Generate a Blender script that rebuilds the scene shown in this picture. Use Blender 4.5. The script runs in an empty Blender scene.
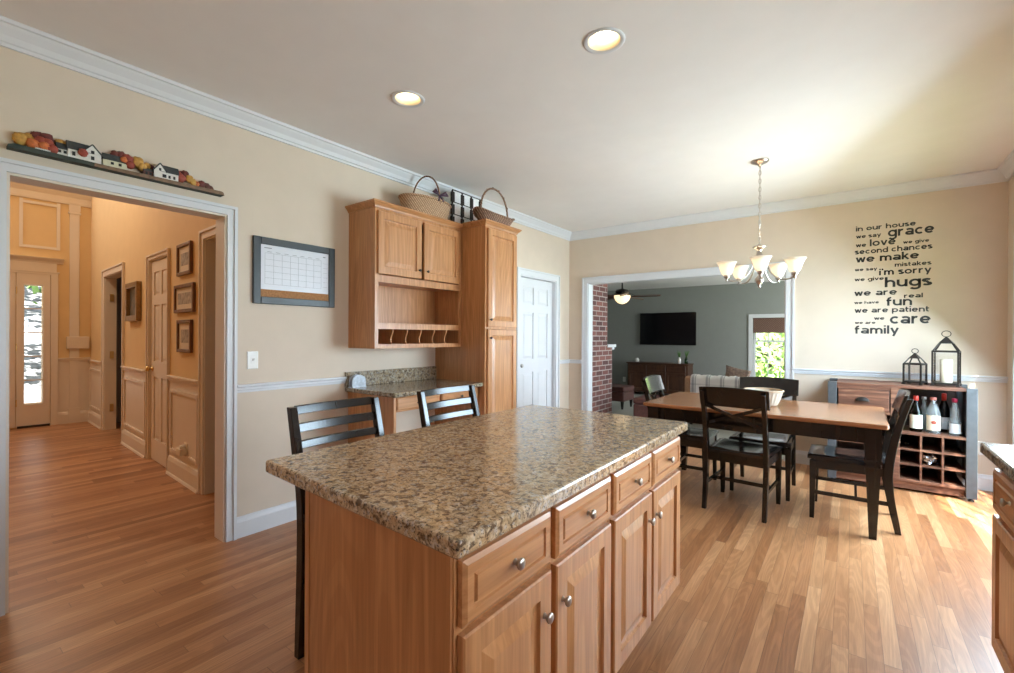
import bpy, bmesh, math, random
from mathutils import Vector, Matrix

SC = bpy.context.scene
COL = SC.collection
PI = math.pi
rng = random.Random(7)

# ------------------------------------------------------------------ camera, world, sun, daylight, exposure
YAW, PITCH, ROLL, CAMH, FPX = 0.6444, -0.0015, 0.0052, 1.3093, 457.239
_d = Vector((-math.sin(YAW) * math.cos(PITCH), math.cos(YAW) * math.cos(PITCH), math.sin(PITCH)))
_r = Vector((math.cos(YAW), math.sin(YAW), 0))
_u = _r.cross(_d)
_r2 = _r * math.cos(ROLL) + _u * math.sin(ROLL)
_u2 = -_r * math.sin(ROLL) + _u * math.cos(ROLL)
cam_data = bpy.data.cameras.new('camera')
cam = bpy.data.objects.new('camera', cam_data)
COL.objects.link(cam)
cam_data.sensor_width = 36.0
cam_data.lens = FPX / 1014.0 * 36.0
cam_data.clip_start = 0.05
cam_data.clip_end = 200
cam.matrix_world = Matrix(((_r2.x, _u2.x, -_d.x, 0), (_r2.y, _u2.y, -_d.y, 0), (_r2.z, _u2.z, -_d.z, CAMH), (0, 0, 0, 1)))
SC.camera = cam

vs = SC.view_settings
vs.view_transform = 'Standard'
vs.look = 'None'
vs.gamma = 1.0
vs.use_curve_mapping = False
vs.exposure = 0.0
try:
    SC.cycles.use_denoising = True
    SC.cycles.max_bounces = 10
    SC.cycles.diffuse_bounces = 6
    SC.cycles.sample_clamp_indirect = 6.0
    SC.cycles.caustics_reflective = False
    SC.cycles.caustics_refractive = False
except Exception:
    pass

W = bpy.data.worlds.new('sky')
SC.world = W
W.use_nodes = True
_bg = W.node_tree.nodes['Background']
_bg.inputs[0].default_value = (0.80, 0.90, 1.0, 1)
_bg.inputs[1].default_value = 1.6


def light(name, kind, loc, aim, energy, color=(1, 1, 1), size=(1, 1), angle=None):
    L = bpy.data.lights.new(name, kind)
    L.energy = energy
    L.color = color
    if kind == 'AREA':
        L.shape = 'RECTANGLE'
        L.size, L.size_y = size
    elif kind == 'POINT':
        L.shadow_soft_size = size[0]
    o = bpy.data.objects.new(name, L)
    COL.objects.link(o)
    o.location = loc
    if aim is not None:
        o.rotation_euler = (Vector(aim) - Vector(loc)).to_track_quat('-Z', 'Y').to_euler()
    if angle is not None:
        L.angle = angle
    return o


light('sun', 'SUN', (6, -8, 16), (6 - 0.43, -8 + 0.90, 16 - 1.36), 28.0, (1.0, 0.95, 0.86), angle=0.009)
# daylight lamp of the patio door, then added fill lamps and the hall fixture
light('daylight_patio_door', 'AREA', (1.34, 4.30, 1.25), (-0.6, 3.6, -0.35), 270, (0.64, 0.84, 1.0), (1.7, 1.8))
light('patio_ceiling_fill', 'AREA', (2.9, 4.10, -0.15), (-1.3, 3.4, 2.74), 285, (0.84, 0.94, 1.0), (3.0, 2.6))  # added lamp aimed up to brighten the ceiling, stands in for lawn bounce
light('side_window_fill', 'AREA', (1.34, 1.38, 1.46), (-1.5, 1.6, 1.4), 48, (0.84, 0.93, 1.0), (1.3, 0.8))  # added fill lamp at an unseen window, lights the island's right side
light('side_window_ceiling_fill', 'AREA', (1.36, 1.38, 1.42), (-1.0, 1.5, 3.1), 12, (0.88, 0.96, 1.0), (1.9, 1.1))  # added lamp tilted up from the unseen side window to lift the ceiling
light('rear_fill', 'AREA', (-1.1, -2.75, 1.55), (-1.1, 1.0, 3.6), 4, (0.94, 0.97, 1.0), (2.2, 1.2))  # added weak fill from behind the camera
light('living_room_fill', 'AREA', (1.75, 8.6, 1.35), (-3.0, 8.6, 1.9), 150, (0.90, 0.96, 1.0), (2.4, 1.5))  # added fill lamp outside an unseen opening in the living room's right wall
light('foyer_fill', 'AREA', (-8.85, 0.2, 4.1), (-5.0, 0.8, 1.5), 50, (1.0, 0.95, 0.88), (1.6, 1.2))  # added fill lamp high inside the foyer, no window behind it
light('hall_fixture_glow', 'POINT', (-6.6, 0.35, 3.7), None, 62, (1.0, 0.76, 0.49), (0.18, 0.18))

# ------------------------------------------------------------------ helpers: meshes


class B:
    """collects shapes into one mesh"""

    def __init__(self):
        self.bm = bmesh.new()
        self.mi = 0
        self.M = Matrix.Identity(4)
        self.sm = False

    def v(self, p):
        return self.bm.verts.new(self.M @ Vector(p))

    def f(self, vv):
        try:
            fa = self.bm.faces.new(vv)
        except ValueError:
            return None
        fa.material_index = self.mi
        fa.smooth = self.sm
        return fa

    def box(self, x0, x1, y0, y1, z0, z1):
        return self.frust((x0, x1, y0, y1), z0, (x0, x1, y0, y1), z1)

    def frust(self, a, z0, b, z1):
        p = [self.v((a[i], a[2 + j], z0)) for i, j in ((0, 0), (1, 0), (1, 1), (0, 1))]
        q = [self.v((b[i], b[2 + j], z1)) for i, j in ((0, 0), (1, 0), (1, 1), (0, 1))]
        self.f(p[::-1])
        self.f(q)
        for i in range(4):
            k = (i + 1) % 4
            self.f([p[i], p[k], q[k], q[i]])
        return self

    def bar(self, p0, p1, w, h, up=(0, 0, 1), w1=None, h1=None):
        """rectangular bar from p0 to p1, w along the side direction, h along up; may taper"""
        p0, p1 = Vector(p0), Vector(p1)
        t = (p1 - p0).normalized()
        up = Vector(up)
        s = t.cross(up)
        if s.length < 1e-5:
            s = t.cross(Vector((1, 0, 0)))
        s.normalize()
        n = s.cross(t).normalized()
        w1, h1 = (w if w1 is None else w1), (h if h1 is None else h1)
        a = [self.v(p0 + s * (sx * w / 2) + n * (sy * h / 2)) for sx, sy in ((-1, -1), (1, -1), (1, 1), (-1, 1))]
        b = [self.v(p1 + s * (sx * w1 / 2) + n * (sy * h1 / 2)) for sx, sy in ((-1, -1), (1, -1), (1, 1), (-1, 1))]
        self.f(a[::-1])
        self.f(b)
        for i in range(4):
            k = (i + 1) % 4
            self.f([a[i], a[k], b[k], b[i]])
        return self

    def sweep(self, pts, secs):
        """rect-section sweep in given order: secs = list of 4-corner offsets per point"""
        rings = [[self.v(Vector(p) + Vector(o)) for o in s] for p, s in zip(pts, secs)]
        for a, b in zip(rings, rings[1:]):
            n = len(a)
            for i in range(n):
                k = (i + 1) % n
                self.f([a[i], a[k], b[k], b[i]])
        self.f(rings[0][::-1])
        self.f(rings[-1])
        return self

    def tube(self, pts, r, seg=8, closed=False):
        pts = [Vector(p) for p in pts]
        n = len(pts)
        rr = r if isinstance(r, (list, tuple)) else [r] * n
        ref = None
        rings = []
        for i, p in enumerate(pts):
            if closed:
                t = pts[(i + 1) % n] - pts[i - 1]
            else:
                t = pts[min(i + 1, n - 1)] - pts[max(i - 1, 0)]
            t.normalize()
            if ref is None:
                ref = t.orthogonal()
            ref = (ref - t * ref.dot(t))
            ref = ref.normalized() if ref.length > 1e-6 else t.orthogonal()
            bi = t.cross(ref)
            rings.append([self.v(p + (ref * math.cos(a) + bi * math.sin(a)) * rr[i]) for a in [2 * PI * k / seg for k in range(seg)]])
        for i in range(n if closed else n - 1):
            a, b = rings[i], rings[(i + 1) % n]
            for k in range(seg):
                m = (k + 1) % seg
                fa = self.f([a[k], a[m], b[m], b[k]])
                if fa:
                    fa.smooth = True
        if not closed:
            self.f(rings[0][::-1])
            self.f(rings[-1])
        return self

    def lathe(self, prof, c=(0, 0, 0), seg=24, axis='Z', smooth=True, caps=True, sx=1, sy=1):
        rings = []
        for r, h in prof:
            ring = []
            for k in range(seg):
                a = 2 * PI * k / seg
                x, y = r * math.cos(a) * sx, r * math.sin(a) * sy
                p = {'Z': (x, y, h), 'X': (h, x, y), 'Y': (y, h, x)}[axis]
                ring.append(self.v((c[0] + p[0], c[1] + p[1], c[2] + p[2])))
            rings.append(ring)
        for a, b in zip(rings, rings[1:]):
            for k in range(seg):
                m = (k + 1) % seg
                fa = self.f([a[k], a[m], b[m], b[k]])
                if fa:
                    fa.smooth = smooth
        if caps:
            self.f(rings[0][::-1])
            self.f(rings[-1])
        return self

    def prism(self, poly, axis, a, b):
        """polygon in the two other axes, extruded along axis"""
        def P(u, v, w):
            return {'X': (w, u, v), 'Y': (u, w, v), 'Z': (u, v, w)}[axis]
        p = [self.v(P(u, v, a)) for u, v in poly]
        q = [self.v(P(u, v, b)) for u, v in poly]
        self.f(p[::-1])
        self.f(q)
        n = len(poly)
        for i in range(n):
            k = (i + 1) % n
            self.f([p[i], p[k], q[k], q[i]])
        return self

    def panel(self, x0, x1, z0, z1, y, t, steps):
        """slab facing -y with its front near y, stepped by rings (inset, depth behind y)"""
        rings = [[self.v((xa, y + t, za)) for xa, za in ((x0, z0), (x1, z0), (x1, z1), (x0, z1))]]
        for ins, dep in steps:
            rings.append([self.v((xa, y + dep, za)) for xa, za in ((x0 + ins, z0 + ins), (x1 - ins, z0 + ins), (x1 - ins, z1 - ins), (x0 + ins, z1 - ins))])
        self.f(rings[0][::-1])
        for a, b in zip(rings, rings[1:]):
            for i in range(4):
                k = (i + 1) % 4
                self.f([a[i], a[k], b[k], b[i]])
        self.f(rings[-1])
        return self

    def sphere(self, c, r, seg=12, rings=8, sx=1, sy=1, sz=1, jit=0):
        prof = []
        vs_ = []
        top = self.v((c[0], c[1], c[2] + r * sz))
        bot = self.v((c[0], c[1], c[2] - r * sz))
        for i in range(1, rings):
            th = PI * i / rings
            ring = []
            for k in range(seg):
                a = 2 * PI * k / seg
                q = 1 + (rng.uniform(-jit, jit) if jit else 0)
                ring.append(self.v((c[0] + r * q * sx * math.sin(th) * math.cos(a), c[1] + r * q * sy * math.sin(th) * math.sin(a), c[2] + r * q * sz * math.cos(th))))
            vs_.append(ring)
        for k in range(seg):
            m = (k + 1) % seg
            for fa in (self.f([top, vs_[0][k], vs_[0][m]]), self.f([bot, vs_[-1][m], vs_[-1][k]])):
                if fa:
                    fa.smooth = True
        for a, b in zip(vs_, vs_[1:]):
            for k in range(seg):
                m = (k + 1) % seg
                fa = self.f([a[k], b[k], b[m], a[m]])
                if fa:
                    fa.smooth = True
        return self


def make(name, b, mats, parent=None, bevel=0, solid=0):
    me = bpy.data.meshes.new(name)
    bmesh.ops.recalc_face_normals(b.bm, faces=b.bm.faces)
    b.bm.to_mesh(me)
    b.bm.free()
    for m in (mats if isinstance(mats, (list, tuple)) else [mats]):
        me.materials.append(m)
    o = bpy.data.objects.new(name, me)
    COL.objects.link(o)
    if parent is not None:
        o.parent = parent
    if solid:
        md = o.modifiers.new('thickness', 'SOLIDIFY')
        md.thickness = solid
        md.offset = 0
    if bevel:
        md = o.modifiers.new('edges', 'BEVEL')
        md.width = bevel
        md.segments = 2
        md.limit_method = 'ANGLE'
        md.angle_limit = math.radians(50)
    return o


def tag(o, label, cat, group=None, kind=None):
    o['label'] = label
    o['category'] = cat
    if group:
        o['group'] = group
    if kind:
        o['kind'] = kind
    return o


def thing(name, label, cat, loc=(0, 0, 0), rz=0, group=None):
    o = bpy.data.objects.new(name, None)
    o.empty_display_size = 0.1
    COL.objects.link(o)
    o.location = loc
    o.rotation_euler = (0, 0, rz)
    return tag(o, label, cat, group)


def struct(name, b, mats, bevel=0, parent=None):
    o = make(name, b, mats, parent, bevel)
    if parent is None:
        o['kind'] = 'structure'
    return o


def copy_tree(o, loc=None, rz=None, label=None, parent=None):
    c = o.copy()
    COL.objects.link(c)
    if parent is not None:
        c.parent = parent
    if loc is not None:
        c.location = loc
    if rz is not None:
        c.rotation_euler = (0, 0, rz)
    if label:
        c['label'] = label
    for ch in list(o.children):
        copy_tree(ch, parent=c)
    return c


# ------------------------------------------------------------------ helpers: materials
def new_mat(name):
    m = bpy.data.materials.new(name)
    m.use_nodes = True
    nt = m.node_tree
    return m, nt, nt.nodes['Principled BSDF']


def N(nt, kind, **kw):
    n = nt.nodes.new(kind)
    for k, v in kw.items():
        if k.startswith('i_'):
            key = k[2:]
            n.inputs[int(key) if key.isdigit() else key].default_value = v
        else:
            setattr(n, k, v)
    return n


def mth(nt, op, a, b=None):
    n = nt.nodes.new('ShaderNodeMath')
    n.operation = op
    for i, x in enumerate((a, b)):
        if x is None:
            continue
        if isinstance(x, (int, float)):
            n.inputs[i].default_value = x
        else:
            nt.links.new(x, n.inputs[i])
    return n.outputs[0]


def ramp(nt, fac, stops, interp='LINEAR'):
    n = nt.nodes.new('ShaderNodeValToRGB')
    n.color_ramp.interpolation = interp
    el = n.color_ramp.elements
    while len(el) > 1:
        el.remove(el[-1])
    el[0].position = stops[0][0]
    el[0].color = (*stops[0][1], 1)
    for p, c in stops[1:]:
        e = el.new(p)
        e.color = (*c, 1)
    nt.links.new(fac, n.inputs[0])
    return n.outputs[0]


def mixc(nt, fac, a, b, mode='MIX'):
    n = nt.nodes.new('ShaderNodeMix')
    n.data_type = 'RGBA'
    n.blend_type = mode
    for s, x in ((n.inputs[0], fac), (n.inputs[6], a), (n.inputs[7], b)):
        if isinstance(x, (int, float)):
            s.default_value = x
        elif isinstance(x, tuple):
            s.default_value = (*x, 1)
        else:
            nt.links.new(x, s)
    return n.outputs[2]


def bump(nt, bs, h, strength=0.2, dist=0.01):
    n = N(nt, 'ShaderNodeBump')
    n.inputs['Strength'].default_value = strength
    n.inputs['Distance'].default_value = dist
    nt.links.new(h, n.inputs['Height'])
    nt.links.new(n.outputs[0], bs.inputs['Normal'])


def objco(nt, scale=(1, 1, 1), shift=True):
    tc = N(nt, 'ShaderNodeTexCoord')
    out = tc.outputs['Object']
    if shift:
        oi = N(nt, 'ShaderNodeObjectInfo')
        add = N(nt, 'ShaderNodeVectorMath', operation='ADD')
        sc_ = N(nt, 'ShaderNodeVectorMath', operation='SCALE')
        cb = N(nt, 'ShaderNodeCombineXYZ')
        for i in range(3):
            nt.links.new(oi.outputs['Random'], cb.inputs[i])
        nt.links.new(cb.outputs[0], sc_.inputs[0])
        sc_.inputs['Scale'].default_value = 13.0
        nt.links.new(out, add.inputs[0])
        nt.links.new(sc_.outputs[0], add.inputs[1])
        out = add.outputs[0]
    mp = N(nt, 'ShaderNodeMapping')
    mp.inputs['Scale'].default_value = scale
    nt.links.new(out, mp.inputs[0])
    return mp.outputs[0]


def noise(nt, co, scale, detail=3, rough=0.55, dist=0.0):
    n = N(nt, 'ShaderNodeTexNoise')
    n.inputs['Scale'].default_value = scale
    n.inputs['Detail'].default_value = detail
    n.inputs['Roughness'].default_value = rough
    n.inputs['Distortion'].default_value = dist
    nt.links.new(co, n.inputs['Vector'])
    return n.outputs[0]


def plain(name, col, rough=0.5, metal=0.0, vary=0.06, scale=30, spec=0.5, emit=None, estr=0, coat=0, bmp=0.0):
    m, nt, bs = new_mat(name)
    co = objco(nt, shift=False)
    nz = noise(nt, co, scale, 3)
    lo = tuple(c * (1 - vary) for c in col)
    hi = tuple(min(1, c * (1 + vary)) for c in col)
    c = ramp(nt, nz, [(0.3, lo), (0.7, hi)])
    nt.links.new(c, bs.inputs['Base Color'])
    bs.inputs['Roughness'].default_value = rough
    bs.inputs['Metallic'].default_value = metal
    bs.inputs['Specular IOR Level'].default_value = spec
    bs.inputs['Coat Weight'].default_value = coat
    if emit:
        bs.inputs['Emission Color'].default_value = (*emit, 1)
        bs.inputs['Emission Strength'].default_value = estr
    if bmp:
        bump(nt, bs, nz, bmp, 0.004)
    return m


def wood(name, dark, mid, light_, axis='Z', s=1.0, rough=0.35, coat=0.15):
    m, nt, bs = new_mat(name)
    sc = {'X': (0.9, 14, 14), 'Y': (14, 0.9, 14), 'Z': (14, 14, 0.9)}[axis]
    co = objco(nt, tuple(v * s for v in sc))
    a = noise(nt, co, 1.0, 5, 0.6, 1.6)
    sc2 = {'X': (3, 90, 90), 'Y': (90, 3, 90), 'Z': (90, 90, 3)}[axis]
    co2 = objco(nt, tuple(v * s for v in sc2))
    g = noise(nt, co2, 1.0, 2, 0.5, 0.2)
    base = ramp(nt, a, [(0.25, dark), (0.5, mid), (0.75, light_)])
    gr = ramp(nt, g, [(0.35, (0.72, 0.68, 0.64)), (0.6, (1, 1, 1))])
    c = mixc(nt, 0.55, base, gr, 'MULTIPLY')
    sc3 = {'X': (0.55, 5.5, 5.5), 'Y': (5.5, 0.55, 5.5), 'Z': (5.5, 5.5, 0.55)}[axis]
    rings_ = mth(nt, 'SINE', mth(nt, 'MULTIPLY', noise(nt, objco(nt, tuple(v * s for v in sc3)), 1.0, 1, 0.4, 0.2), 95))
    c = mixc(nt, 0.45, c, ramp(nt, rings_, [(0.0, (0.80, 0.72, 0.64)), (0.45, (1.0, 1.0, 1.0)), (1.0, (1.04, 1.03, 1.02))]), 'MULTIPLY')
    nt.links.new(c, bs.inputs['Base Color'])
    bs.inputs['Roughness'].default_value = rough
    bs.inputs['Coat Weight'].default_value = coat
    bs.inputs['Coat Roughness'].default_value = 0.25
    bump(nt, bs, g, 0.06, 0.002)
    return m


def granite(name, tint=(1, 1, 1)):
    m, nt, bs = new_mat(name)
    co = objco(nt, shift=False)
    big = noise(nt, co, 16, 3, 0.6)
    mid = noise(nt, co, 62, 5, 0.65, 0.4)
    fine = noise(nt, co, 150, 4, 0.7)
    vor = N(nt, 'ShaderNodeTexVoronoi')
    vor.inputs['Scale'].default_value = 130
    nt.links.new(co, vor.inputs['Vector'])
    t = lambda c: tuple(a * b for a, b in zip(c, tint))
    blob = noise(nt, co, 48, 4, 0.62, 0.8)
    base = ramp(nt, mid, [(0.30, t((0.30, 0.20, 0.12))), (0.44, t((0.48, 0.34, 0.20))), (0.56, t((0.62, 0.47, 0.31))), (0.70, t((0.76, 0.66, 0.52)))])
    rust = ramp(nt, big, [(0.42, t((0.90, 0.92, 0.95))), (0.7, t((1.0, 0.88, 0.72)))])
    c = mixc(nt, 0.8, base, rust, 'MULTIPLY')
    brown = ramp(nt, blob, [(0.40, (1, 1, 1)), (0.50, (0, 0, 0))])
    c = mixc(nt, mth(nt, 'MULTIPLY', brown, 0.85), c, t((0.085, 0.047, 0.027)))
    sp = N(nt, 'ShaderNodeSeparateColor')
    nt.links.new(vor.outputs['Color'], sp.inputs[0])
    gray = ramp(nt, sp.outputs[0], [(0.0, (0, 0, 0)), (0.86, (0, 0, 0)), (0.90, (1, 1, 1))], 'LINEAR')
    c = mixc(nt, mth(nt, 'MULTIPLY', gray, 0.5), c, t((0.50, 0.48, 0.45)))
    blk = ramp(nt, fine, [(0.38, (1, 1, 1)), (0.45, (0, 0, 0))])
    c = mixc(nt, mth(nt, 'MULTIPLY', blk, 0.9), c, (0.030, 0.024, 0.021))
    nt.links.new(c, bs.inputs['Base Color'])
    bs.inputs['Roughness'].default_value = 0.13
    bs.inputs['Specular IOR Level'].default_value = 0.6
    return m


def oak_floor(name):
    m, nt, bs = new_mat(name)
    tc = N(nt, 'ShaderNodeTexCoord')
    sx = N(nt, 'ShaderNodeSeparateXYZ')
    nt.links.new(tc.outputs['Object'], sx.inputs[0])
    wd = 0.0572
    u = mth(nt, 'DIVIDE', sx.outputs[0], wd)
    row = mth(nt, 'FLOOR', u)
    wn = N(nt, 'ShaderNodeTexWhiteNoise', noise_dimensions='1D')
    nt.links.new(row, wn.inputs['W'])
    ln = mth(nt, 'ADD', mth(nt, 'MULTIPLY', wn.outputs[0], 0.5), 0.75)
    v = mth(nt, 'ADD', mth(nt, 'DIVIDE', sx.outputs[1], ln), mth(nt, 'MULTIPLY', wn.outputs[0], 37.3))
    col = mth(nt, 'FLOOR', v)
    cb = N(nt, 'ShaderNodeCombineXYZ')
    nt.links.new(row, cb.inputs[0])
    nt.links.new(col, cb.inputs[1])
    wn2 = N(nt, 'ShaderNodeTexWhiteNoise', noise_dimensions='3D')
    nt.links.new(cb.outputs[0], wn2.inputs['Vector'])
    rnd = wn2.outputs[0]
    # grain, shifted board by board
    sh = N(nt, 'ShaderNodeCombineXYZ')
    nt.links.new(mth(nt, 'ADD', mth(nt, 'MULTIPLY', sx.outputs[0], 26), mth(nt, 'MULTIPLY', rnd, 90)), sh.inputs[0])
    nt.links.new(mth(nt, 'ADD', mth(nt, 'MULTIPLY', sx.outputs[1], 1.6), mth(nt, 'MULTIPLY', rnd, 40)), sh.inputs[1])
    g = noise(nt, sh.outputs[0], 1.0, 4, 0.55, 1.2)
    sh3 = N(nt, 'ShaderNodeCombineXYZ')
    nt.links.new(mth(nt, 'ADD', mth(nt, 'MULTIPLY', sx.outputs[0], 9), mth(nt, 'MULTIPLY', rnd, 71)), sh3.inputs[0])
    nt.links.new(mth(nt, 'ADD', mth(nt, 'MULTIPLY', sx.outputs[1], 0.9), mth(nt, 'MULTIPLY', rnd, 53)), sh3.inputs[1])
    cath = mth(nt, 'SINE', mth(nt, 'MULTIPLY', noise(nt, sh3.outputs[0], 1.0, 1, 0.4, 0.3), 110))
    sh2 = N(nt, 'ShaderNodeCombineXYZ')
    nt.links.new(mth(nt, 'MULTIPLY', sx.outputs[0], 260), sh2.inputs[0])
    nt.links.new(mth(nt, 'ADD', mth(nt, 'MULTIPLY', sx.outputs[1], 9), mth(nt, 'MULTIPLY', rnd, 50)), sh2.inputs[1])
    fg = noise(nt, sh2.outputs[0], 1.0, 2)
    board = ramp(nt, rnd, [(0.0, (0.27, 0.105, 0.040)), (0.10, (0.39, 0.168, 0.068)), (0.55, (0.48, 0.230, 0.102)), (0.85, (0.545, 0.278, 0.130)), (1.0, (0.615, 0.335, 0.168))])
    gr = ramp(nt, g, [(0.3, (0.62, 0.56, 0.50)), (0.62, (1, 1, 1))])
    c = mixc(nt, 0.55, board, gr, 'MULTIPLY')
    c = mixc(nt, 0.5, c, ramp(nt, cath, [(0.0, (0.80, 0.74, 0.68)), (0.5, (1.0, 1.0, 1.0)), (1.0, (1.05, 1.03, 1.0))]), 'MULTIPLY')
    c = mixc(nt, 0.35, c, ramp(nt, fg, [(0.35, (0.7, 0.66, 0.62)), (0.6, (1, 1, 1))]), 'MULTIPLY')
    fu = mth(nt, 'FRACT', u)
    fv = mth(nt, 'FRACT', v)
    eu = mth(nt, 'LESS_THAN', mth(nt, 'MINIMUM', fu, mth(nt, 'SUBTRACT', 1, fu)), 0.018)
    ev = mth(nt, 'LESS_THAN', mth(nt, 'MINIMUM', fv, mth(nt, 'SUBTRACT', 1, fv)), 0.0014)
    seam = mth(nt, 'MAXIMUM', eu, ev)
    c = mixc(nt, mth(nt, 'MULTIPLY', seam, 0.55), c, (0.10, 0.045, 0.02))
    nt.links.new(c, bs.inputs['Base Color'])
    rr = mth(nt, 'ADD', mth(nt, 'MULTIPLY', g, 0.12), 0.30)
    nt.links.new(rr, bs.inputs['Roughness'])
    bs.inputs['Specular IOR Level'].default_value = 0.65
    bump(nt, bs, mth(nt, 'SUBTRACT', mth(nt, 'MULTIPLY', fg, 0.3), seam), 0.12, 0.002)
    return m


def brick(name):
    m, nt, bs = new_mat(name)
    tc = N(nt, 'ShaderNodeTexCoord')
    sx = N(nt, 'ShaderNodeSeparateXYZ')
    nt.links.new(tc.outputs['Object'], sx.inputs[0])
    cb = N(nt, 'ShaderNodeCombineXYZ')
    nt.links.new(mth(nt, 'ADD', sx.outputs[0], sx.outputs[1]), cb.inputs[0])
    nt.links.new(sx.outputs[2], cb.inputs[1])
    bt = N(nt, 'ShaderNodeTexBrick')
    nt.links.new(cb.outputs[0], bt.inputs['Vector'])
    bt.inputs['Scale'].default_value = 1.0
    bt.inputs['Brick Width'].default_value = 0.21
    bt.inputs['Row Height'].default_value = 0.073
    bt.inputs['Mortar Size'].default_value = 0.008
    bt.inputs['Mortar Smooth'].default_value = 0.2
    bt.inputs['Bias'].default_value = 0.0
    bt.inputs['Color1'].default_value = (0.25, 0.10, 0.08, 1)
    bt.inputs['Color2'].default_value = (0.10, 0.045, 0.045, 1)
    bt.inputs['Mortar'].default_value = (0.42, 0.36, 0.33, 1)
    nz = noise(nt, tc.outputs['Object'], 40, 4)
    c = mixc(nt, 0.5, bt.outputs['Color'], ramp(nt, nz, [(0.3, (0.6, 0.6, 0.6)), (0.7, (1.2, 1.1, 1.1))]), 'MULTIPLY')
    nt.links.new(c, bs.inputs['Base Color'])
    bs.inputs['Roughness'].default_value = 0.9
    bump(nt, bs, mth(nt, 'SUBTRACT', 1, bt.outputs['Fac']), 0.6, 0.008)
    return m


def glass(name, col=(1, 1, 1), haze=0.0, rough=0.02):
    """thin glass: mostly clear with a gloss"""
    m, nt, bs = new_mat(name)
    out = nt.nodes['Material Output']
    tr = N(nt, 'ShaderNodeBsdfTransparent')
    tr.inputs[0].default_value = (*col, 1)
    gl = N(nt, 'ShaderNodeBsdfGlossy')
    gl.inputs['Roughness'].default_value = rough
    lw_ = N(nt, 'ShaderNodeLayerWeight')
    lw_.inputs[0].default_value = 0.5
    fr = mth(nt, 'ADD', 0.035, mth(nt, 'MULTIPLY', 0.9, mth(nt, 'POWER', lw_.outputs['Facing'], 5.0)))
    mx = N(nt, 'ShaderNodeMixShader')
    nt.links.new(fr, mx.inputs[0])
    nt.links.new(tr.outputs[0], mx.inputs[1])
    nt.links.new(gl.outputs[0], mx.inputs[2])
    last = mx
    if haze:
        df = N(nt, 'ShaderNodeBsdfDiffuse')
        df.inputs[0].default_value = (0.8, 0.84, 0.86, 1)
        last = N(nt, 'ShaderNodeMixShader')
        last.inputs[0].default_value = haze
        nt.links.new(mx.outputs[0], last.inputs[1])
        nt.links.new(df.outputs[0], last.inputs[2])
    nt.links.new(last.outputs[0], out.inputs[0])
    return m


def weave(name, c1, c2, s=90):
    m, nt, bs = new_mat(name)
    co = objco(nt, shift=False)
    wa = N(nt, 'ShaderNodeTexWave', wave_type='BANDS', bands_direction='Z')
    wa.inputs['Scale'].default_value = s * 0.35
    wa.inputs['Distortion'].default_value = 3.0
    wa.inputs['Detail Scale'].default_value = 4.0
    nt.links.new(co, wa.inputs['Vector'])
    wb = N(nt, 'ShaderNodeTexWave', wave_type='BANDS', bands_direction='DIAGONAL')
    wb.inputs['Scale'].default_value = s * 0.25
    nt.links.new(co, wb.inputs['Vector'])
    h = mth(nt, 'MULTIPLY', wa.outputs[1], wb.outputs[1])
    nt.links.new(ramp(nt, h, [(0.0, c1), (0.7, c2)]), bs.inputs['Base Color'])
    bs.inputs['Roughness'].default_value = 0.7
    bump(nt, bs, h, 0.6, 0.006)
    return m


M = {}
M['wall'] = plain('cream_wall_paint', (0.655, 0.55, 0.445), 0.75, vary=0.02, scale=6, spec=0.25)
M['hallwall'] = plain('gold_wall_paint', (0.72, 0.53, 0.29), 0.75, vary=0.02, scale=6, spec=0.25)
M['grey'] = plain('slate_wall_paint', (0.27, 0.28, 0.265), 0.8, vary=0.02, scale=6, spec=0.2)
M['ceil'] = plain('ceiling_paint', (0.78, 0.76, 0.75), 0.9, vary=0.015, scale=5, spec=0.1)
M['white'] = plain('white_trim_paint', (0.66, 0.67, 0.695), 0.4, vary=0.015, scale=8, spec=0.4)
M['halltrim'] = plain('ivory_trim_paint', (0.72, 0.64, 0.55), 0.42, vary=0.015, scale=8, spec=0.4)
M['floor'] = oak_floor('oak_strip_floor')
M['carpet'] = plain('pale_carpet', (0.42, 0.42, 0.39), 0.95, vary=0.15, scale=120, spec=0.05)
M['oakZ'] = wood('honey_oak_upright', (0.44, 0.195, 0.075), (0.54, 0.255, 0.105), (0.62, 0.315, 0.14), 'Z', rough=0.34)
M['oakX'] = wood('honey_oak_level', (0.44, 0.195, 0.075), (0.54, 0.255, 0.105), (0.62, 0.315, 0.14), 'X', rough=0.34)
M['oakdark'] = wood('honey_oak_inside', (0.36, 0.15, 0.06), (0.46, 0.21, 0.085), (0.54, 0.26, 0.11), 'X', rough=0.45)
M['granite'] = granite('speckled_granite')
M['granite_desk'] = granite('speckled_granite_grey', (0.82, 0.86, 0.9))
M['black'] = wood('black_brown_wood', (0.010, 0.0075, 0.007), (0.016, 0.012, 0.010), (0.024, 0.017, 0.014), 'Z', rough=0.17, coat=0.0)
M['seat'] = plain('black_seat_gloss', (0.012, 0.012, 0.013), 0.16, vary=0.1, coat=0.4)
M['tabletop'] = wood('table_chestnut', (0.27, 0.105, 0.042), (0.36, 0.155, 0.066), (0.44, 0.205, 0.09), 'X', rough=0.24, coat=0.35)
M['nickel'] = plain('brushed_nickel', (0.50, 0.46, 0.42), 0.28, 1.0, vary=0.03)
M['dkmetal'] = plain('dark_bronze', (0.045, 0.038, 0.034), 0.4, 0.8, vary=0.1)
M['steel'] = plain('dark_grey_steel', (0.085, 0.09, 0.098), 0.5, 0.3, vary=0.12, scale=20)
M['rustic'] = wood('reclaimed_pine', (0.05, 0.020, 0.013), (0.15, 0.058, 0.032), (0.34, 0.175, 0.105), 'X', s=1.3, rough=0.55, coat=0.0)
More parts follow.
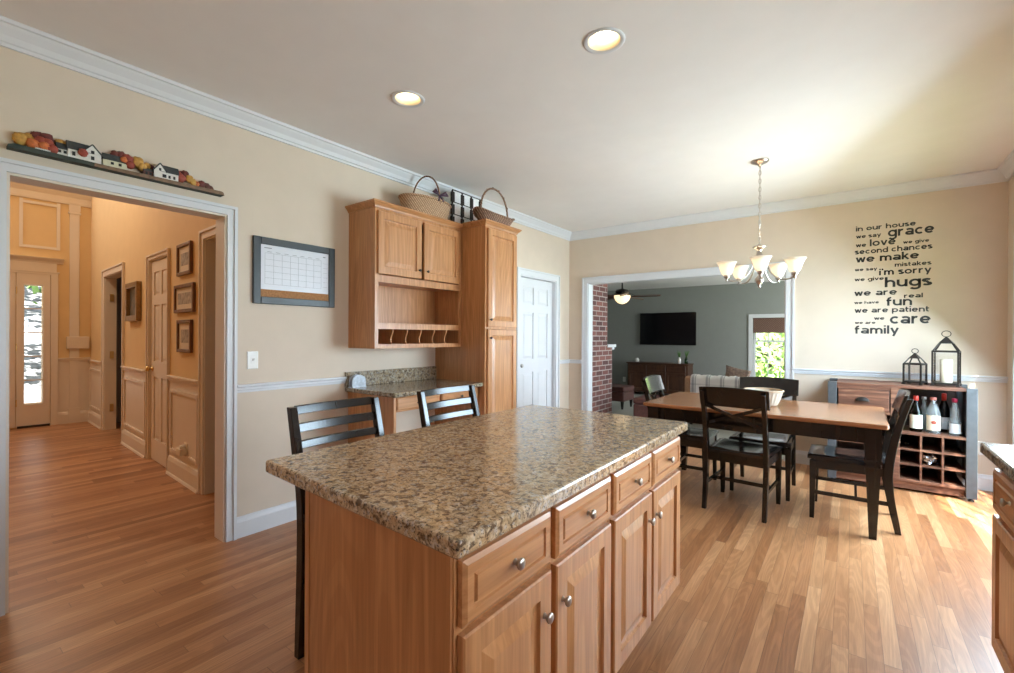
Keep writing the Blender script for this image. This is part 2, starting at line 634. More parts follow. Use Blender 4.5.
M['rusticin'] = wood('dark_pine_inside', (0.03, 0.017, 0.014), (0.05, 0.028, 0.022), (0.07, 0.04, 0.03), 'X', rough=0.6, coat=0)
M['brass'] = plain('brass', (0.70, 0.48, 0.20), 0.3, 1.0, vary=0.05)
M['frost'] = plain('frosted_shade_glass', (0.86, 0.84, 0.80), 0.35, vary=0.02, emit=(1.0, 0.86, 0.66), estr=0.22)
_m = M['frost'].node_tree
_t = N(_m, 'ShaderNodeBsdfTranslucent')
_t.inputs[0].default_value = (0.95, 0.90, 0.82, 1)
_x = N(_m, 'ShaderNodeMixShader')
_x.inputs[0].default_value = 0.45
_m.links.new(_m.nodes['Principled BSDF'].outputs[0], _x.inputs[1])
_m.links.new(_t.outputs[0], _x.inputs[2])
_m.links.new(_x.outputs[0], _m.nodes['Material Output'].inputs[0])
M['bulb'] = plain('lit_bulb', (1, 0.95, 0.85), 0.4, emit=(1.0, 0.82, 0.54), estr=20)
M['can'] = plain('downlight_baffle', (0.80, 0.70, 0.50), 0.5, emit=(1.0, 0.78, 0.45), estr=0.25)
M['glass'] = glass('clear_glass')
M['bottleglass'] = glass('bottle_glass', (0.80, 0.84, 0.83), 0.16)
M['greenglass'] = glass('green_bottle_glass', (0.16, 0.30, 0.14))
M['darkglass'] = glass('dark_bottle_glass', (0.10, 0.07, 0.07))
M['tv'] = plain('tv_black', (0.006, 0.006, 0.007), 0.12, vary=0.1)
M['walnut'] = wood('console_walnut', (0.045, 0.017, 0.009), (0.075, 0.03, 0.015), (0.11, 0.048, 0.024), 'Z', rough=0.4)
M['leather'] = plain('oxblood_leather', (0.085, 0.028, 0.022), 0.4, vary=0.25, scale=25, bmp=0.15)
M['brick'] = brick('red_brick')


# ------------------------------------------------------------------ the room shell
CH = 2.74           # kitchen ceiling
XL, XR, YB, YF = -3.148, 1.06, 5.632, -2.6
WT = 0.122
LO = (0.300, 1.242, 2.062)        # cased opening in the left wall: y0, y1, top
D1 = (4.44, 5.262, 2.04)         # white six panel door
BO = (-2.86, -0.548, 2.03)       # wide opening to the living room: x0, x1, top
PD = (3.42, 5.26, 2.05)          # patio door in the right wall
SW = (0.72, 2.05, 1.06, 1.84)   # added unseen side window, placed for its light: y0, y1, z0, z1
RW = (-2.25, 0.05, 0.92, 2.12)   # added unseen window behind the camera, for fill: x0,x1,z0,z1
CEN = Vector((-4.27, 1.505))
TH = 0.047


def hall_pt(x, y, z=0):
    """hall frame: x runs back toward the kitchen, y into the picture wall"""
    c, s = math.cos(-TH), math.sin(-TH)
    return Vector((CEN.x + x * c - y * s, CEN.y + x * s + y * c, z))


HM = Matrix.Translation((CEN.x, CEN.y, 0)) @ Matrix.Rotation(-TH, 4, 'Z')

# floor
b = B()
b.box(-9.6, XR + 0.3, -3.0, 5.69, -0.06, 0.0)
struct('floor', b, M['floor'])
b = B()
b.box(-5.6, 2.0, 5.69, 11.0, -0.06, 0.0)
struct('floor_living', b, M['carpet'])

# left wall, kitchen side cream, built as one pierced mesh (hall face gold on its own skin)
b = B()
x0, x1 = XL - WT, XL


def lw(y0, y1, z0, z1):
    b.mi = 0
    b.box(x0, x1, y0, y1, z0, z1)


lw(YF - 0.2, LO[0], 0, CH + 0.2)
lw(LO[0], LO[1], LO[2], CH + 0.2)
lw(LO[1], D1[0], 0, CH + 0.2)
lw(D1[0], D1[1], D1[2], CH + 0.2)
lw(D1[1], YB + WT, 0, CH + 0.2)
struct('wall_left', b, M['wall'])
b = B()
b.box(x0 - 0.012, x0 - 0.001, YF - 0.6, LO[0], 0, 5.2)
b.box(x0 - 0.012, x0 - 0.001, LO[0], LO[1], LO[2], 5.2)
b.box(x0 - 0.012, x0 - 0.001, LO[1], 1.445, 0, 5.2)
struct('wall_hall_east', b, M['hallwall'])
# back wall
b = B()
y0, y1 = YB, YB + WT
b.box(XL, BO[0], y0, y1, 0, CH + 0.2)
b.box(BO[0], BO[1], y0, y1, BO[2], CH + 0.2)
b.box(BO[1], XR + 0.15, y0, y1, 0, CH + 0.2)
struct('wall_back', b, M['wall'])
# right wall
b = B()
x0, x1 = XR, XR + 0.14
b.box(x0, x1, YF - 0.2, SW[0], 0, CH + 0.2)
b.box(x0, x1, SW[0], SW[1], 0, SW[2])
b.box(x0, x1, SW[0], SW[1], SW[3], CH + 0.2)
b.box(x0, x1, SW[1], PD[0], 0, CH + 0.2)
b.box(x0, x1, PD[0], PD[1], PD[2], CH + 0.2)
b.box(x0, x1, PD[1], YB, 0, CH + 0.2)
struct('wall_right', b, M['wall'])
b = B()
y0, y1 = YF - 0.14, YF
b.box(XL, RW[0], y0, y1, 0, CH + 0.2)
b.box(RW[0], RW[1], y0, y1, 0, RW[2])
b.box(RW[0], RW[1], y0, y1, RW[3], CH + 0.2)
b.box(RW[1], XR, y0, y1, 0, CH + 0.2)
struct('wall_front', b, M['wall'])

# ceiling with two round holes for the recessed lights
DL = [(-0.962, 2.05), (-2.15, 1.85)]
b = B()
bm = b.bm
edges = []


def loop(pts):
    vv = [bm.verts.new(p) for p in pts]
    for i in range(len(vv)):
        edges.append(bm.edges.new((vv[i], vv[(i + 1) % len(vv)])))


loop([(XL, YF, CH), (XR, YF, CH), (XR, YB, CH), (XL, YB, CH)])
for cx, cy in DL:
    loop([(cx + 0.078 * math.cos(2 * PI * k / 28), cy + 0.078 * math.sin(2 * PI * k / 28), CH) for k in range(28)])
bmesh.ops.triangle_fill(bm, use_beauty=True, edges=edges)
struct('ceiling', b, M['ceil'])
b = B()
b.box(XL - 0.3, XR + 0.15, YF - 0.3, YB + 0.3, CH + 0.2, CH + 0.26)
struct('sun_block_slab', b, M['ceil'])  # unseen slab added above the ceiling to block the sun


def run(b, prof, p0, p1, n, z=0, m0=0, m1=0):
    """extrude a profile (distance off the wall, height) from p0 to p1; n points into the room; m0/m1 mitre the ends"""
    p0, p1, n = Vector((*p0, 0)), Vector((*p1, 0)), Vector((*n, 0))
    t = (p1 - p0).normalized()
    a = [b.v(p0 + n * d + t * (d * m0) + Vector((0, 0, z + h))) for d, h in prof]
    c = [b.v(p1 + n * d - t * (d * m1) + Vector((0, 0, z + h))) for d, h in prof]
    b.f(a[::-1])
    b.f(c)
    k = len(prof)
    for i in range(k):
        j = (i + 1) % k
        b.f([a[i], a[j], c[j], c[i]])


CROWN = [(0, 0), (0, -0.102), (0.012, -0.102), (0.014, -0.086), (0.022, -0.082), (0.034, -0.058), (0.058, -0.030), (0.066, -0.018), (0.078, -0.016), (0.082, 0)]
CROWN = [(d, h - 0.0005) for d, h in CROWN]
RAIL = [(0, -0.054), (0.012, -0.052), (0.014, -0.038), (0.022, -0.034), (0.022, -0.020), (0.034, -0.012), (0.034, -0.002), (0.028, 0), (0, 0)]
BASE = [(0, 0), (0.017, 0), (0.017, 0.100), (0.011, 0.118), (0.008, 0.134), (0, 0.134)]
CAS = 0.056
for k, (p0, p1, n) in enumerate([((XL, YF), (XL, YB), (1, 0)), ((XL, YB), (XR, YB), (0, -1)), ((XR, YB), (XR, YF), (-1, 0))]):
    b = B()
    run(b, CROWN, p0, p1, n, CH, 1, 1)
    struct('trim_%d' % (k + 1), b, M['white'])
rails = [((XL, LO[1] + CAS), (XL, 2.085), (1, 0)), ((XL, D1[1] + 0.08), (XL, YB), (1, 0)), ((XL, YB), (BO[0] - 0.082, YB), (0, -1)), ((BO[1] + CAS, YB), (XR, YB), (0, -1))]
for k, (p0, p1, n) in enumerate(rails):
    b = B()
    run(b, RAIL, p0, p1, n, 0.986, 0, 0)
    struct('trim_%d' % (k + 4), b, M['white'])
    b = B()
    run(b, BASE, p0, p1, n, 0)
    struct('baseboard_' + ('left', 'corner', 'passage', 'back')[k], b, M['white'])


def casing(b, w, h, ow, t=0.02, legs=True):
    """door casing in a local frame: opening x 0..w, z 0..h, face toward -y from y=0"""
    for (xa, xb, za, zb) in ((-ow, 0, 0, h + ow), (w, w + ow, 0, h + ow), (0, w, h, h + ow)):
        b.box(xa, xb, -t * 0.7, 0, za, zb)
    e = 0.018
    for (xa, xb, za, zb) in ((-ow, -ow + e, 0, h + ow), (w + ow - e, w + ow, 0, h + ow), (-ow + e, w + ow - e, h + ow - e, h + ow)):
        b.box(xa, xb, -t * 1.25, -t * 0.7, za, zb)


def jamb(b, w, h, depth, t=0.012):
    b.box(0, t, 0, depth, 0, h)
    b.box(w - t, w, 0, depth, 0, h)
    b.box(t, w - t, 0, depth, h - t, h)


def frame_at(origin, rz):
    return Matrix.Translation(origin) @ Matrix.Rotation(rz, 4, 'Z')


# cased opening, left wall (faces +x: local x = world y)
b = B()
b.M = frame_at((XL, LO[0], 0), PI / 2)
casing(b, LO[1] - LO[0], LO[2], CAS)
struct('trim_8', b, M['white'])
b = B()
b.M = frame_at((XL, LO[0], 0), PI / 2)
jamb(b, LO[1] - LO[0], LO[2], WT + 0.012)
struct('trim_9', b, M['halltrim'])
# pantry room door
b = B()
b.M = frame_at((XL, D1[0], 0), PI / 2)
casing(b, D1[1] - D1[0], D1[2], 0.08)
jamb(b, D1[1] - D1[0], D1[2], WT)
struct('trim_10', b, M['white'])
# opening to the living room (faces -y: local x = world x)
b = B()
b.M = frame_at((BO[0], YB, 0), 0)
casing(b, BO[1] - BO[0], BO[2], 0.078)
jamb(b, BO[1] - BO[0], BO[2], WT)
struct('trim_11', b, M['white'])


def six_panel(b, w, h, t):
    """six panel door, local x 0..w, z 0..h, y 0..t"""
    st, mu = 0.115 * w / 0.8, 0.10 * w / 0.8
    rows = [(0.0, 0.22), (0.86, 1.02), (1.60, 1.70), (h - 0.11, h)]
    b.box(0, st, 0, t, 0, h)
    b.box(w - st, w, 0, t, 0, h)
    for za, zb in rows:
        b.box(st, w - st, 0, t, za, zb)
    for (za, zb) in zip([r[1] for r in rows[:-1]], [r[0] for r in rows[1:]]):
        xm0, xm1 = (w - mu) / 2, (w + mu) / 2
        b.box(xm0, xm1, 0, t, za, zb)
        for xa, xb in ((st, xm0), (xm1, w - st)):
            b.box(xa, xb, 0.012, t - 0.012, za, zb)
            b.panel(xa + 0.012, xb - 0.012, za + 0.012, zb - 0.012, 0.003, 0.009, [(0, 0.009), (0.03, 0), (0.032, 0)])


def knob_round(b, c, axis, s=1.0):
    """door knob with rose"""
    sg = -1
    prof = [(0.026 * s, 0), (0.026 * s, 0.006 * sg), (0.011 * s, 0.010 * sg), (0.010 * s, 0.026 * sg), (0.024 * s, 0.036 * sg), (0.027 * s, 0.048 * sg), (0.020 * s, 0.060 * sg), (0.004, 0.063 * sg)]
    b.lathe(prof, c, 16, axis)


b = B()
b.M = frame_at((XL - 0.045, D1[0] + 0.013, 0), PI / 2)
six_panel(b, D1[1] - D1[0] - 0.026, D1[2] - 0.018, 0.035)
o = struct('door_1', b, M['white'])
b = B()
b.M = frame_at((XL - 0.045, D1[0] + 0.013, 0), PI / 2)
knob_round(b, (0.035, 0, 0.95), 'Y', 0.9)
make('door_knob', b, M['nickel'], o)

# right wall patio door and added fill windows
b = B()
b.M = frame_at((XR, PD[1], 0), -PI / 2)     # faces -x; local x = world -y
W_ = PD[1] - PD[0]
casing(b, W_, PD[2], 0.08)
jamb(b, W_, PD[2], 0.14)
struct('trim_12', b, M['white'])


def sash(b, x0, x1, z0, z1, y0, t, fw, nx, nz, mw=0.022):
    b.box(x0, x0 + fw, y0, y0 + t, z0, z1)
    b.box(x1 - fw, x1, y0, y0 + t, z0, z1)
    b.box(x0 + fw, x1 - fw, y0, y0 + t, z0, z0 + fw)
    b.box(x0 + fw, x1 - fw, y0, y0 + t, z1 - fw, z1)
    for i in range(1, nx):
        x = x0 + fw + (x1 - x0 - 2 * fw) * i / nx
        b.box(x - mw / 2, x + mw / 2, y0 + t * .2, y0 + t * .8, z0 + fw, z1 - fw)
    for i in range(1, nz):
        z = z0 + fw + (z1 - z0 - 2 * fw) * i / nz
        b.box(x0 + fw, x1 - fw, y0 + t * .25, y0 + t * .75, z - mw / 2, z + mw / 2)


def glazed(name, fr, x0, x1, z0, z1, yg, sashes, mat_='white'):
    b = B()
    b.M = fr
    for s in sashes:
        sash(b, *s)
    o = struct(name, b, M[mat_])
    g = B()
    g.M = fr
    g.box(x0 + 0.01, x1 - 0.01, yg, yg + 0.004, z0 + 0.01, z1 - 0.01)
    make('pane', g, M['glass'], o)
    return o


fr = frame_at((XR, PD[1], 0), -PI / 2)
glazed('window_1', fr, 0.012, W_ - 0.012, 0.02, 2.03, 0.078, [(0.013, W_ / 2 + 0.03, 0.02, 2.036, 0.062, 0.035, 0.07, 3, 5, .018), (W_ / 2 - 0.03, W_ - 0.013, 0.02, 2.036, 0.1, 0.03, 0.07, 3, 5, .018)])
fr = frame_at((XR, SW[1], 0), -PI / 2)
WW = SW[1] - SW[0]
b = B()
b.M = fr
for (xa, xb, za, zb) in ((-0.075, 0, SW[2] - .075, SW[3] + .075), (WW, WW + .075, SW[2] - .075, SW[3] + .075), (0, WW, SW[3], SW[3] + .075), (0, WW, SW[2] - .075, SW[2])):
    b.box(xa, xb, -0.018, 0, za, zb)
struct('trim_13', b, M['white'])
glazed('fill_window_side', fr, 0.02, WW - 0.02, SW[2], SW[3], 0.078, [(0.005, WW / 2, SW[2] + .002, SW[3] - .002, 0.06, 0.035, 0.05, 3, 4), (WW / 2, WW - .005, SW[2] + .002, SW[3] - .002, 0.06, 0.035, 0.05, 3, 4)])  # unseen window, added and placed for the light it lets in
fr = frame_at((RW[1], YF, 0), PI)
WW = RW[1] - RW[0]
glazed('fill_window_rear', fr, 0.02, WW - 0.02, RW[2], RW[3], 0.078, [(0.005, WW / 2, RW[2] + .002, RW[3] - .002, 0.06, 0.035, 0.05, 3, 4), (WW / 2, WW - .005, RW[2] + .002, RW[3] - .002, 0.06, 0.035, 0.05, 3, 4)])  # unseen window added in the wall behind the camera for fill light

# ------------------------------------------------------------------ living room shell
LY, LZ = 10.5, 2.42
b = B()
WX0, WX1, WZ0, WZ1 = -1.60, -0.62, 0.42, 1.70      # window opening in the far wall
b.box(-5.4, WX0, LY, LY + 0.12, 0, LZ + 0.1)
b.box(WX1, 1.7, LY, LY + 0.12, 0, LZ + 0.1)
b.box(WX0, WX1, LY, LY + 0.12, 0, WZ0)
b.box(WX0, WX1, LY, LY + 0.12, WZ1, LZ + 0.1)
struct('wall_living_back', b, M['grey'])
b = B()
b.box(-5.5, -5.38, YB + WT, LY + 0.12, 0, LZ + 0.1)
struct('wall_living_left', b, M['grey'])
b = B()
b.box(1.56, 1.68, YB + WT, 7.3, 0, LZ + 0.1)
b.box(1.56, 1.68, 9.9, LY + 0.12, 0, LZ + 0.1)
b.box(1.56, 1.68, 7.3, 9.9, 0, 0.55)
b.box(1.56, 1.68, 7.3, 9.9, 2.15, LZ + 0.1)
struct('wall_living_right', b, M['grey'])
b = B()
b.box(-5.4, BO[0] - 0.08, YB + WT, YB + WT + 0.012, 0, LZ)
b.box(BO[1] + 0.08, 1.6, YB + WT, YB + WT + 0.012, 0, LZ)
b.box(BO[0] - 0.08, BO[1] + 0.08, YB + WT, YB + WT + 0.012, BO[2] + 0.08, LZ)
struct('wall_living_front', b, M['grey'])
b = B()
b.box(-5.5, 1.7, YB + WT, LY + 0.12, LZ, LZ + 0.05)
struct('ceiling_living', b, M['ceil'])
b = B()
run(b, BASE, (-5.38, LY), (1.56, LY), (0, -1), 0)
struct('baseboard_living', b, M['white'])
b = B()
fr = frame_at((WX0, LY, 0), 0)
b.M = fr
WW = WX1 - WX0
b.box(-0.075, 0, -0.02, 0, WZ0 - .02, WZ1 + .075)
b.box(WW, WW + .075, -0.02, 0, WZ0 - .02, WZ1 + .075)
b.box(0, WW, -0.02, 0, WZ1, WZ1 + .075)
b.box(-0.1, WW + .1, -0.05, 0, WZ0 - .04, WZ0)
struct('trim_14', b, M['white'])
zm = 1.23
o = glazed('window_4', fr, 0.02, WW - 0.02, WZ0, WZ1, 0.078, [(0.004, WW - .004, WZ0, zm + .02, 0.055, 0.03, 0.04, 4, 2, .016), (0.004, WW - .004, zm - .02, WZ1, 0.085, 0.03, 0.04, 4, 2, .016)])
M['bamboo'] = weave('brown_woven_shade', (0.10, 0.05, 0.035), (0.26, 0.15, 0.11), 60)
b = B()
for i in range(4):
    b.box(WX0 + .01, WX1 - .01, LY + 0.008 - 0.006 * i, LY + 0.02, WZ1 - 0.005 - 0.075 * (i + 1), WZ1 - 0.005 - 0.068 * i)
tag(make('woven_blind', b, M['bamboo']), 'brown woven blind rolled up at the top of the living room window', 'blind')

# ------------------------------------------------------------------ foyer and hall (hall frame: x<0 runs away from the kitchen)
FX = -4.85


def hstruct(name, b, mat_, bevel=0):
    o = struct(name, b, mat_, bevel)
    o.matrix_world = HM
    return o


HO = (-0.12 - 0.0, 0.72, 2.07)        # dark side opening next to the kitchen: local x from -0.12... toward kitchen
HD = (-1.60, -0.935, 2.075)            # closet door
HE = (-3.84, -2.79, 2.08)             # far doorway
b = B()
HT = 0.12
hz = 5.2
b.box(FX - 0.1, HE[0], 0, HT, 0, hz)
b.box(HE[0], HE[1], 0, HT, HE[2], hz)
b.box(HE[1], HD[0], 0, HT, 0, hz)
b.box(HD[0], HD[1], 0, HT, HD[2], hz)
b.box(HD[1], 0.05, 0, HT, 0, hz)
b.box(0.05, 0.86, 0, HT, 2.085, hz)
b.box(0.86, 0.97, 0, HT, 0, hz)
hstruct('wall_hall', b, M['hallwall'])
b = B()
b.box(FX - 0.15, FX, -4.2, -0.69, 0, hz)
b.box(FX - 0.15, FX, -0.508, 1.2, 0, hz)
b.box(FX - 0.15, FX, -0.69, -0.508, 0, 0.325)
b.box(FX - 0.15, FX, -0.69, -0.508, 1.985, hz)
hstruct('wall_foyer', b, M['hallwall'])
b = B()
b.box(FX - 0.1, 1.1, -4.2, -4.05, 0, hz)
hstruct('wall_hall_west', b, M['hallwall'])
b = B()
b.box(FX - 0.1, 1.3, -4.2, 2.2, hz, hz + .1)
hstruct('ceiling_hall', b, M['ceil'])
# rooms behind the hall doorways
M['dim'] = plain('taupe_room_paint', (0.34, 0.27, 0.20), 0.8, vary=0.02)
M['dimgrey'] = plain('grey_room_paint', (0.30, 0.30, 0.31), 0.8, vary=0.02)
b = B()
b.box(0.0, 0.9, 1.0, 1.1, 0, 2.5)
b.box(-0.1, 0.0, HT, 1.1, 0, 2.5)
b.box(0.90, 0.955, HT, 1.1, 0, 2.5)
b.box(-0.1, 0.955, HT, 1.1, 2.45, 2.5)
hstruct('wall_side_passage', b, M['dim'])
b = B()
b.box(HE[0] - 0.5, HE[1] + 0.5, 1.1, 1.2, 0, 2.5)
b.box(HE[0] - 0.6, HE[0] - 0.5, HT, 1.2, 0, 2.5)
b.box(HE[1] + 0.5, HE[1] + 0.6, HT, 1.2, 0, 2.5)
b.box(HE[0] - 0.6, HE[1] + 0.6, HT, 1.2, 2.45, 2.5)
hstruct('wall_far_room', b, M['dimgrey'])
b = B()
b.M = Matrix.Translation((0.05, 0, 0))
casing(b, 0.81, 2.085, 0.07)
jamb(b, 0.81, 2.085, HT)
hstruct('trim_15', b, M['halltrim'])
b = B()
b.M = Matrix.Translation((HD[0], 0, 0))
casing(b, HD[1] - HD[0], HD[2], 0.05)
jamb(b, HD[1] - HD[0], HD[2], HT)
hstruct('trim_16', b, M['halltrim'])
b = B()
b.M = Matrix.Translation((HE[0], 0, 0))
casing(b, HE[1] - HE[0], HE[2], 0.09)
jamb(b, HE[1] - HE[0], HE[2], HT)
hstruct('trim_17', b, M['halltrim'])
# closet door
b = B()
b.M = Matrix.Translation((HD[0] + 0.013, 0.012, 0.008))
six_panel(b, HD[1] - HD[0] - 0.026, HD[2] - 0.026, 0.035)
o = hstruct('door_2', b, M['halltrim'])
b = B()
knob_round(b, (HD[0] + 0.075, 0.012, 0.95), 'Y')
make('door_knob', b, M['brass'], o)
for z in (0.32, 1.12, 1.86):
    b = B()
    b.box(HD[1] - 0.024, HD[1] - 0.006, -0.008, 0.0115, z - 0.05, z + 0.05)
    make('hinge', b, M['dkmetal'], o, 0.002)
# half open door of the far doorway (a leaf swung inside)
b = B()
b.M = Matrix.Translation((HE[1] - 0.03, HT + 0.02, 0.008)) @ Matrix.Rotation(math.radians(97), 4, 'Z')
six_panel(b, 0.86, 2.04, 0.035)
o = hstruct('door_3', b, M['halltrim'])
b = B()
for z in (0.3, 1.02, 1.8):
    b.box(HE[0] + 0.012, HE[0] + 0.03, 0.05, 0.09, z - 0.05, z + 0.05)
hb = hstruct('trim_18', b, M['brass'])
# wainscot: chair rail, framed panels, tall base
WAI = []
k = 19
for (xa, xb) in ((FX, HE[0] - 0.09), (HE[1] + 0.09, HD[0] - 0.065), (HD[1] + 0.065, -0.02)):
    b = B()
    b.box(xa, xb, -0.006, -0.001, 0, 0.88)
    run(b, [(d + 0.0065, h) for d, h in RAIL], (xa, -0.0), (xb, -0.0), (0, -1), 0.925)
    run(b, [(0.0065, 0), (0.024, 0), (0.024, 0.13), (0.014, 0.165), (0.0065, 0.17)], (xa, 0), (xb, 0), (0, -1), 0)
    run(b, [(0.0065, 0), (0.036, 0), (0.03, 0.018), (0.0065, 0.03)], (xa, 0), (xb, 0), (0, -1), 0)
    for (pa, pb, za, zb) in ((xa + 0.05, xb - 0.05, 0.22, 0.80),):
        for (qa, qb, ya, yb) in ((pa, pa + 0.03, za, zb), (pb - 0.03, pb, za, zb), (pa + .03, pb - .03, za, za + .03), (pa + .03, pb - .03, zb - .03, zb)):
            b.box(qa, qb, -0.02, -0.006, ya, yb)
    hstruct('trim_%d' % k, b, M['halltrim'])
    k += 1
# foyer end wall: front door, entablature, panels, pilaster
FM = HM @ Matrix.Translation((FX, 0, 0)) @ Matrix.Rotation(PI / 2, 4, 'Z')   # local x = across the wall, face toward -y


def fstruct(name, b, mat_, parent=None):
    o = struct(name, b, mat_, parent=parent)
    if parent is None:
        o.matrix_world = FM
    return o


DT = 2.14
b = B()
b.box(-0.43, -0.355, -0.03, -0.001, 0, DT)
b.box(-1.75, -0.355, -0.03, -0.001, DT, DT + 0.03)
b.box(-1.75, -0.34, -0.04, -0.001, DT + .03, DT + 0.045)
b.box(-1.75, -0.37, -0.025, -0.001, DT + 0.045, DT + 0.17)
run(b, [(0.001, 0), (0.03, 0), (0.04, 0.02), (0.09, 0.055), (0.1, 0.07), (0.001, 0.07)], (-1.75, 0), (-0.30, 0), (0, -1), DT + 0.165)
fstruct('trim_22', b, M['halltrim'])
b = B()
b.box(-0.235, -0.13, -0.02, -0.001, 0, 3.19)
b.box(-0.25, -0.115, -0.03, -0.001, 3.06, 3.085)
b.box(-0.245, -0.12, -0.024, -0.021, 3.10, 3.19)
b.box(-0.245, -0.12, -0.032, -0.001, 0, 0.22)
fstruct('trim_23', b, M['halltrim'])
b = B()
run(b, [(0.001, 0), (0.024, 0), (0.03, 0.03), (0.03, 0.10), (0.06, 0.14), (0.09, 0.19), (0.001, 0.20)], (-1.8, 0), (0.03, 0), (0, -1), 3.19)
fstruct('trim_24', b, M['halltrim'])
b = B()
for (pa, pb, za, zb) in ((-0.74, -0.335, 2.505, 3.18),):
    for (qa, qb, ya, yb) in ((pa, pa + 0.035, za, zb), (pb - 0.035, pb, za, zb), (pa + .035, pb - .035, za, za + .035), (pa + .035, pb - .035, zb - .06, zb - .025)):
        b.box(qa, qb, -0.016, -0.001, ya, yb)
fstruct('trim_25', b, M['halltrim'])
b = B()
b.box(-0.355, 0.0, -0.006, -0.001, 0, 0.9)
run(b, [(d + 0.0065, h) for d, h in RAIL], (-0.355, 0), (0.0, 0), (0, -1), 0.955)
run(b, [(0.0065, 0), (0.024, 0), (0.024, 0.13), (0.014, 0.165), (0.0065, 0.17)], (-0.355, 0), (0.0, 0), (0, -1), 0)
fstruct('trim_26', b, M['halltrim'])
# the door leaf beside the seam, long narrow light with five panes
b = B()
d0, d1 = -0.765, -0.435
g0, g1, gz0, gz1 = -0.69, -0.508, 0.325, 1.985
b.box(d0, g0, -0.022, -0.001, 0.02, DT)
b.box(g1, d1, -0.022, -0.001, 0.02, DT)
b.box(g0, g1, -0.022, -0.001, 0.02, gz0)
b.box(g0, g1, -0.022, -0.001, gz1, DT)
for (xa, xb, za, zb) in ((g0 - .02, g0, gz0 - .02, gz1 + .02), (g1, g1 + .02, gz0 - .02, gz1 + .02), (g0, g1, gz0 - .02, gz0), (g0, g1, gz1, gz1 + .02)):
    b.box(xa, xb, -0.03, -0.022, za, zb)
for i in range(1, 5):
    z = gz0 + (gz1 - gz0) * i / 5
    b.box(g0, g1, -0.016, -0.006, z - .007, z + .007)
do = fstruct('door_4', b, M['halltrim'])
b = B()
b.box(-1.5, d0 - 0.008, -0.022, -0.001, 0.02, DT)
fstruct('door_5', b, M['halltrim'])
for z in (0.35, 1.12, 1.9):
    b = B()
    b.box(d0 - 0.007, d0 + 0.008, -0.032, -0.0225, z - .05, z + .05)
    make('hinge', b, M['brass'], do, 0.002)
b = B()
b.box(d0 + .01, d1, -0.04, -0.023, 0.0, 0.03)
make('sweep', b, M['dkmetal'], do)
b = B()
b.box(g0, g1, -0.012, -0.009, gz0, gz1)
make('pane', b, M['glass'], do)

# ------------------------------------------------------------------ outside
M['grass'] = plain('lawn', (0.16, 0.26, 0.07), 0.9, vary=0.4, scale=3, spec=0.1)
M['leafA'] = plain('bright_leaf', (0.36, 0.52, 0.20), 0.6, vary=0.5, scale=2, spec=0.2)
M['leafB'] = plain('dark_leaf', (0.10, 0.20, 0.06), 0.6, vary=0.5, scale=2, spec=0.2)
M['bark'] = plain('grey_bark', (0.22, 0.18, 0.15), 0.9, vary=0.4, scale=14)
M['leaflitter'] = plain('leaf_litter', (0.27, 0.28, 0.29), 0.95, vary=0.5, scale=9, spec=0.05)
b = B()
b.box(-45, 45, 10.75, 50, -0.5, -0.25)
b.box(1.3, 45, -30, 10.75, -0.5, -0.25)
struct('ground_lawn', b, M['grass'])
b = B()
pr = [(-9.9, -0.25), (-12.0, 0.0), (-16.0, 1.9), (-22.0, 5.0), (-22.0, -0.6), (-9.9, -0.6)]
b.prism(pr, 'Y', -8.0, 9.0)
struct('ground_bank', b, M['leaflitter'])


def tree(loc, h, r, n, mat_, label, group, trunk=0.12, low=0.35, seed=1):
    rr = random.Random(seed)
    t = thing('leafy_tree', label, 'tree', loc, 0, group)
    tb = B()
    tb.tube([(0, 0, -0.35), (0.05, 0.02, h * .35), (-0.03, 0.05, h * .7), (0, 0, h * .92)], [trunk, trunk * .85, trunk * .55, trunk * .2], 9)
    for k in range(7):
        a, z0 = rr.uniform(0, 2 * PI), h * rr.uniform(.3, .75)
        q = r * rr.uniform(.5, .8)
        tb.tube([(0, 0, z0), (q * .5 * math.cos(a), q * .5 * math.sin(a), z0 + h * .08), (q * math.cos(a), q * math.sin(a), z0 + h * .2)], [trunk * .45, trunk * .3, trunk * .1], 6)
    make('trunk', tb, M['bark'], t)
    cb = B()
    for k in range(n):
        a, ph, q = rr.uniform(0, 2 * PI), math.acos(rr.uniform(-1, 1)), r * rr.uniform(.45, 1) ** .6
        p = Vector((q * math.sin(ph) * math.cos(a), q * math.sin(ph) * math.sin(a), h * (low + (1 - low) / 2) + q * math.cos(ph) * h * (1 - low) / 2 / r))
        s_ = rr.uniform(.06, .15)
        u_ = Vector((rr.uniform(-1, 1), rr.uniform(-1, 1), rr.uniform(-1, 1))).normalized()
        w_ = u_.orthogonal().normalized()
        cb.f([cb.v(p + u_ * s_), cb.v(p + w_ * s_ * .6), cb.v(p - u_ * s_), cb.v(p - w_ * s_ * .6)])
    make('foliage', cb, mat_, t)
    return t


tree((-1.9, 15.2, -0.25), 1.75, 1.5, 1500, M['leafA'], 'rounded green bush outside the living room window', None, .07, .02, 3)
tree((-6.4, 21.5, -0.25), 6.5, 2.2, 2600, M['leafB'], 'tall tree beyond the living room window', None, .14, .3, 4)
tree((0.5, 19.6, -0.25), 2.3, 1.7, 1500, M['leafA'], 'spreading green bush outside the right part of the living room window', None, .07, .02, 5)
for k, (x, y) in enumerate([(-12.6, 1.0), (-15.3, 0.4), (-15.6, 3.1), (-18.2, 1.6)]):
    z = -0.1 + max(0, (-12 - x)) * .475
    tree((x, y, z), 5.5, 1.3, 700, M['leafB'], ['slim tree nearest the glass of the front door', 'second slim tree up the bank outside the front door', 'third slim tree up the bank outside the front door', 'slim tree farthest up the bank outside the front door'][k], 'woodland trees outside the front door', .09, .25, 20 + k)

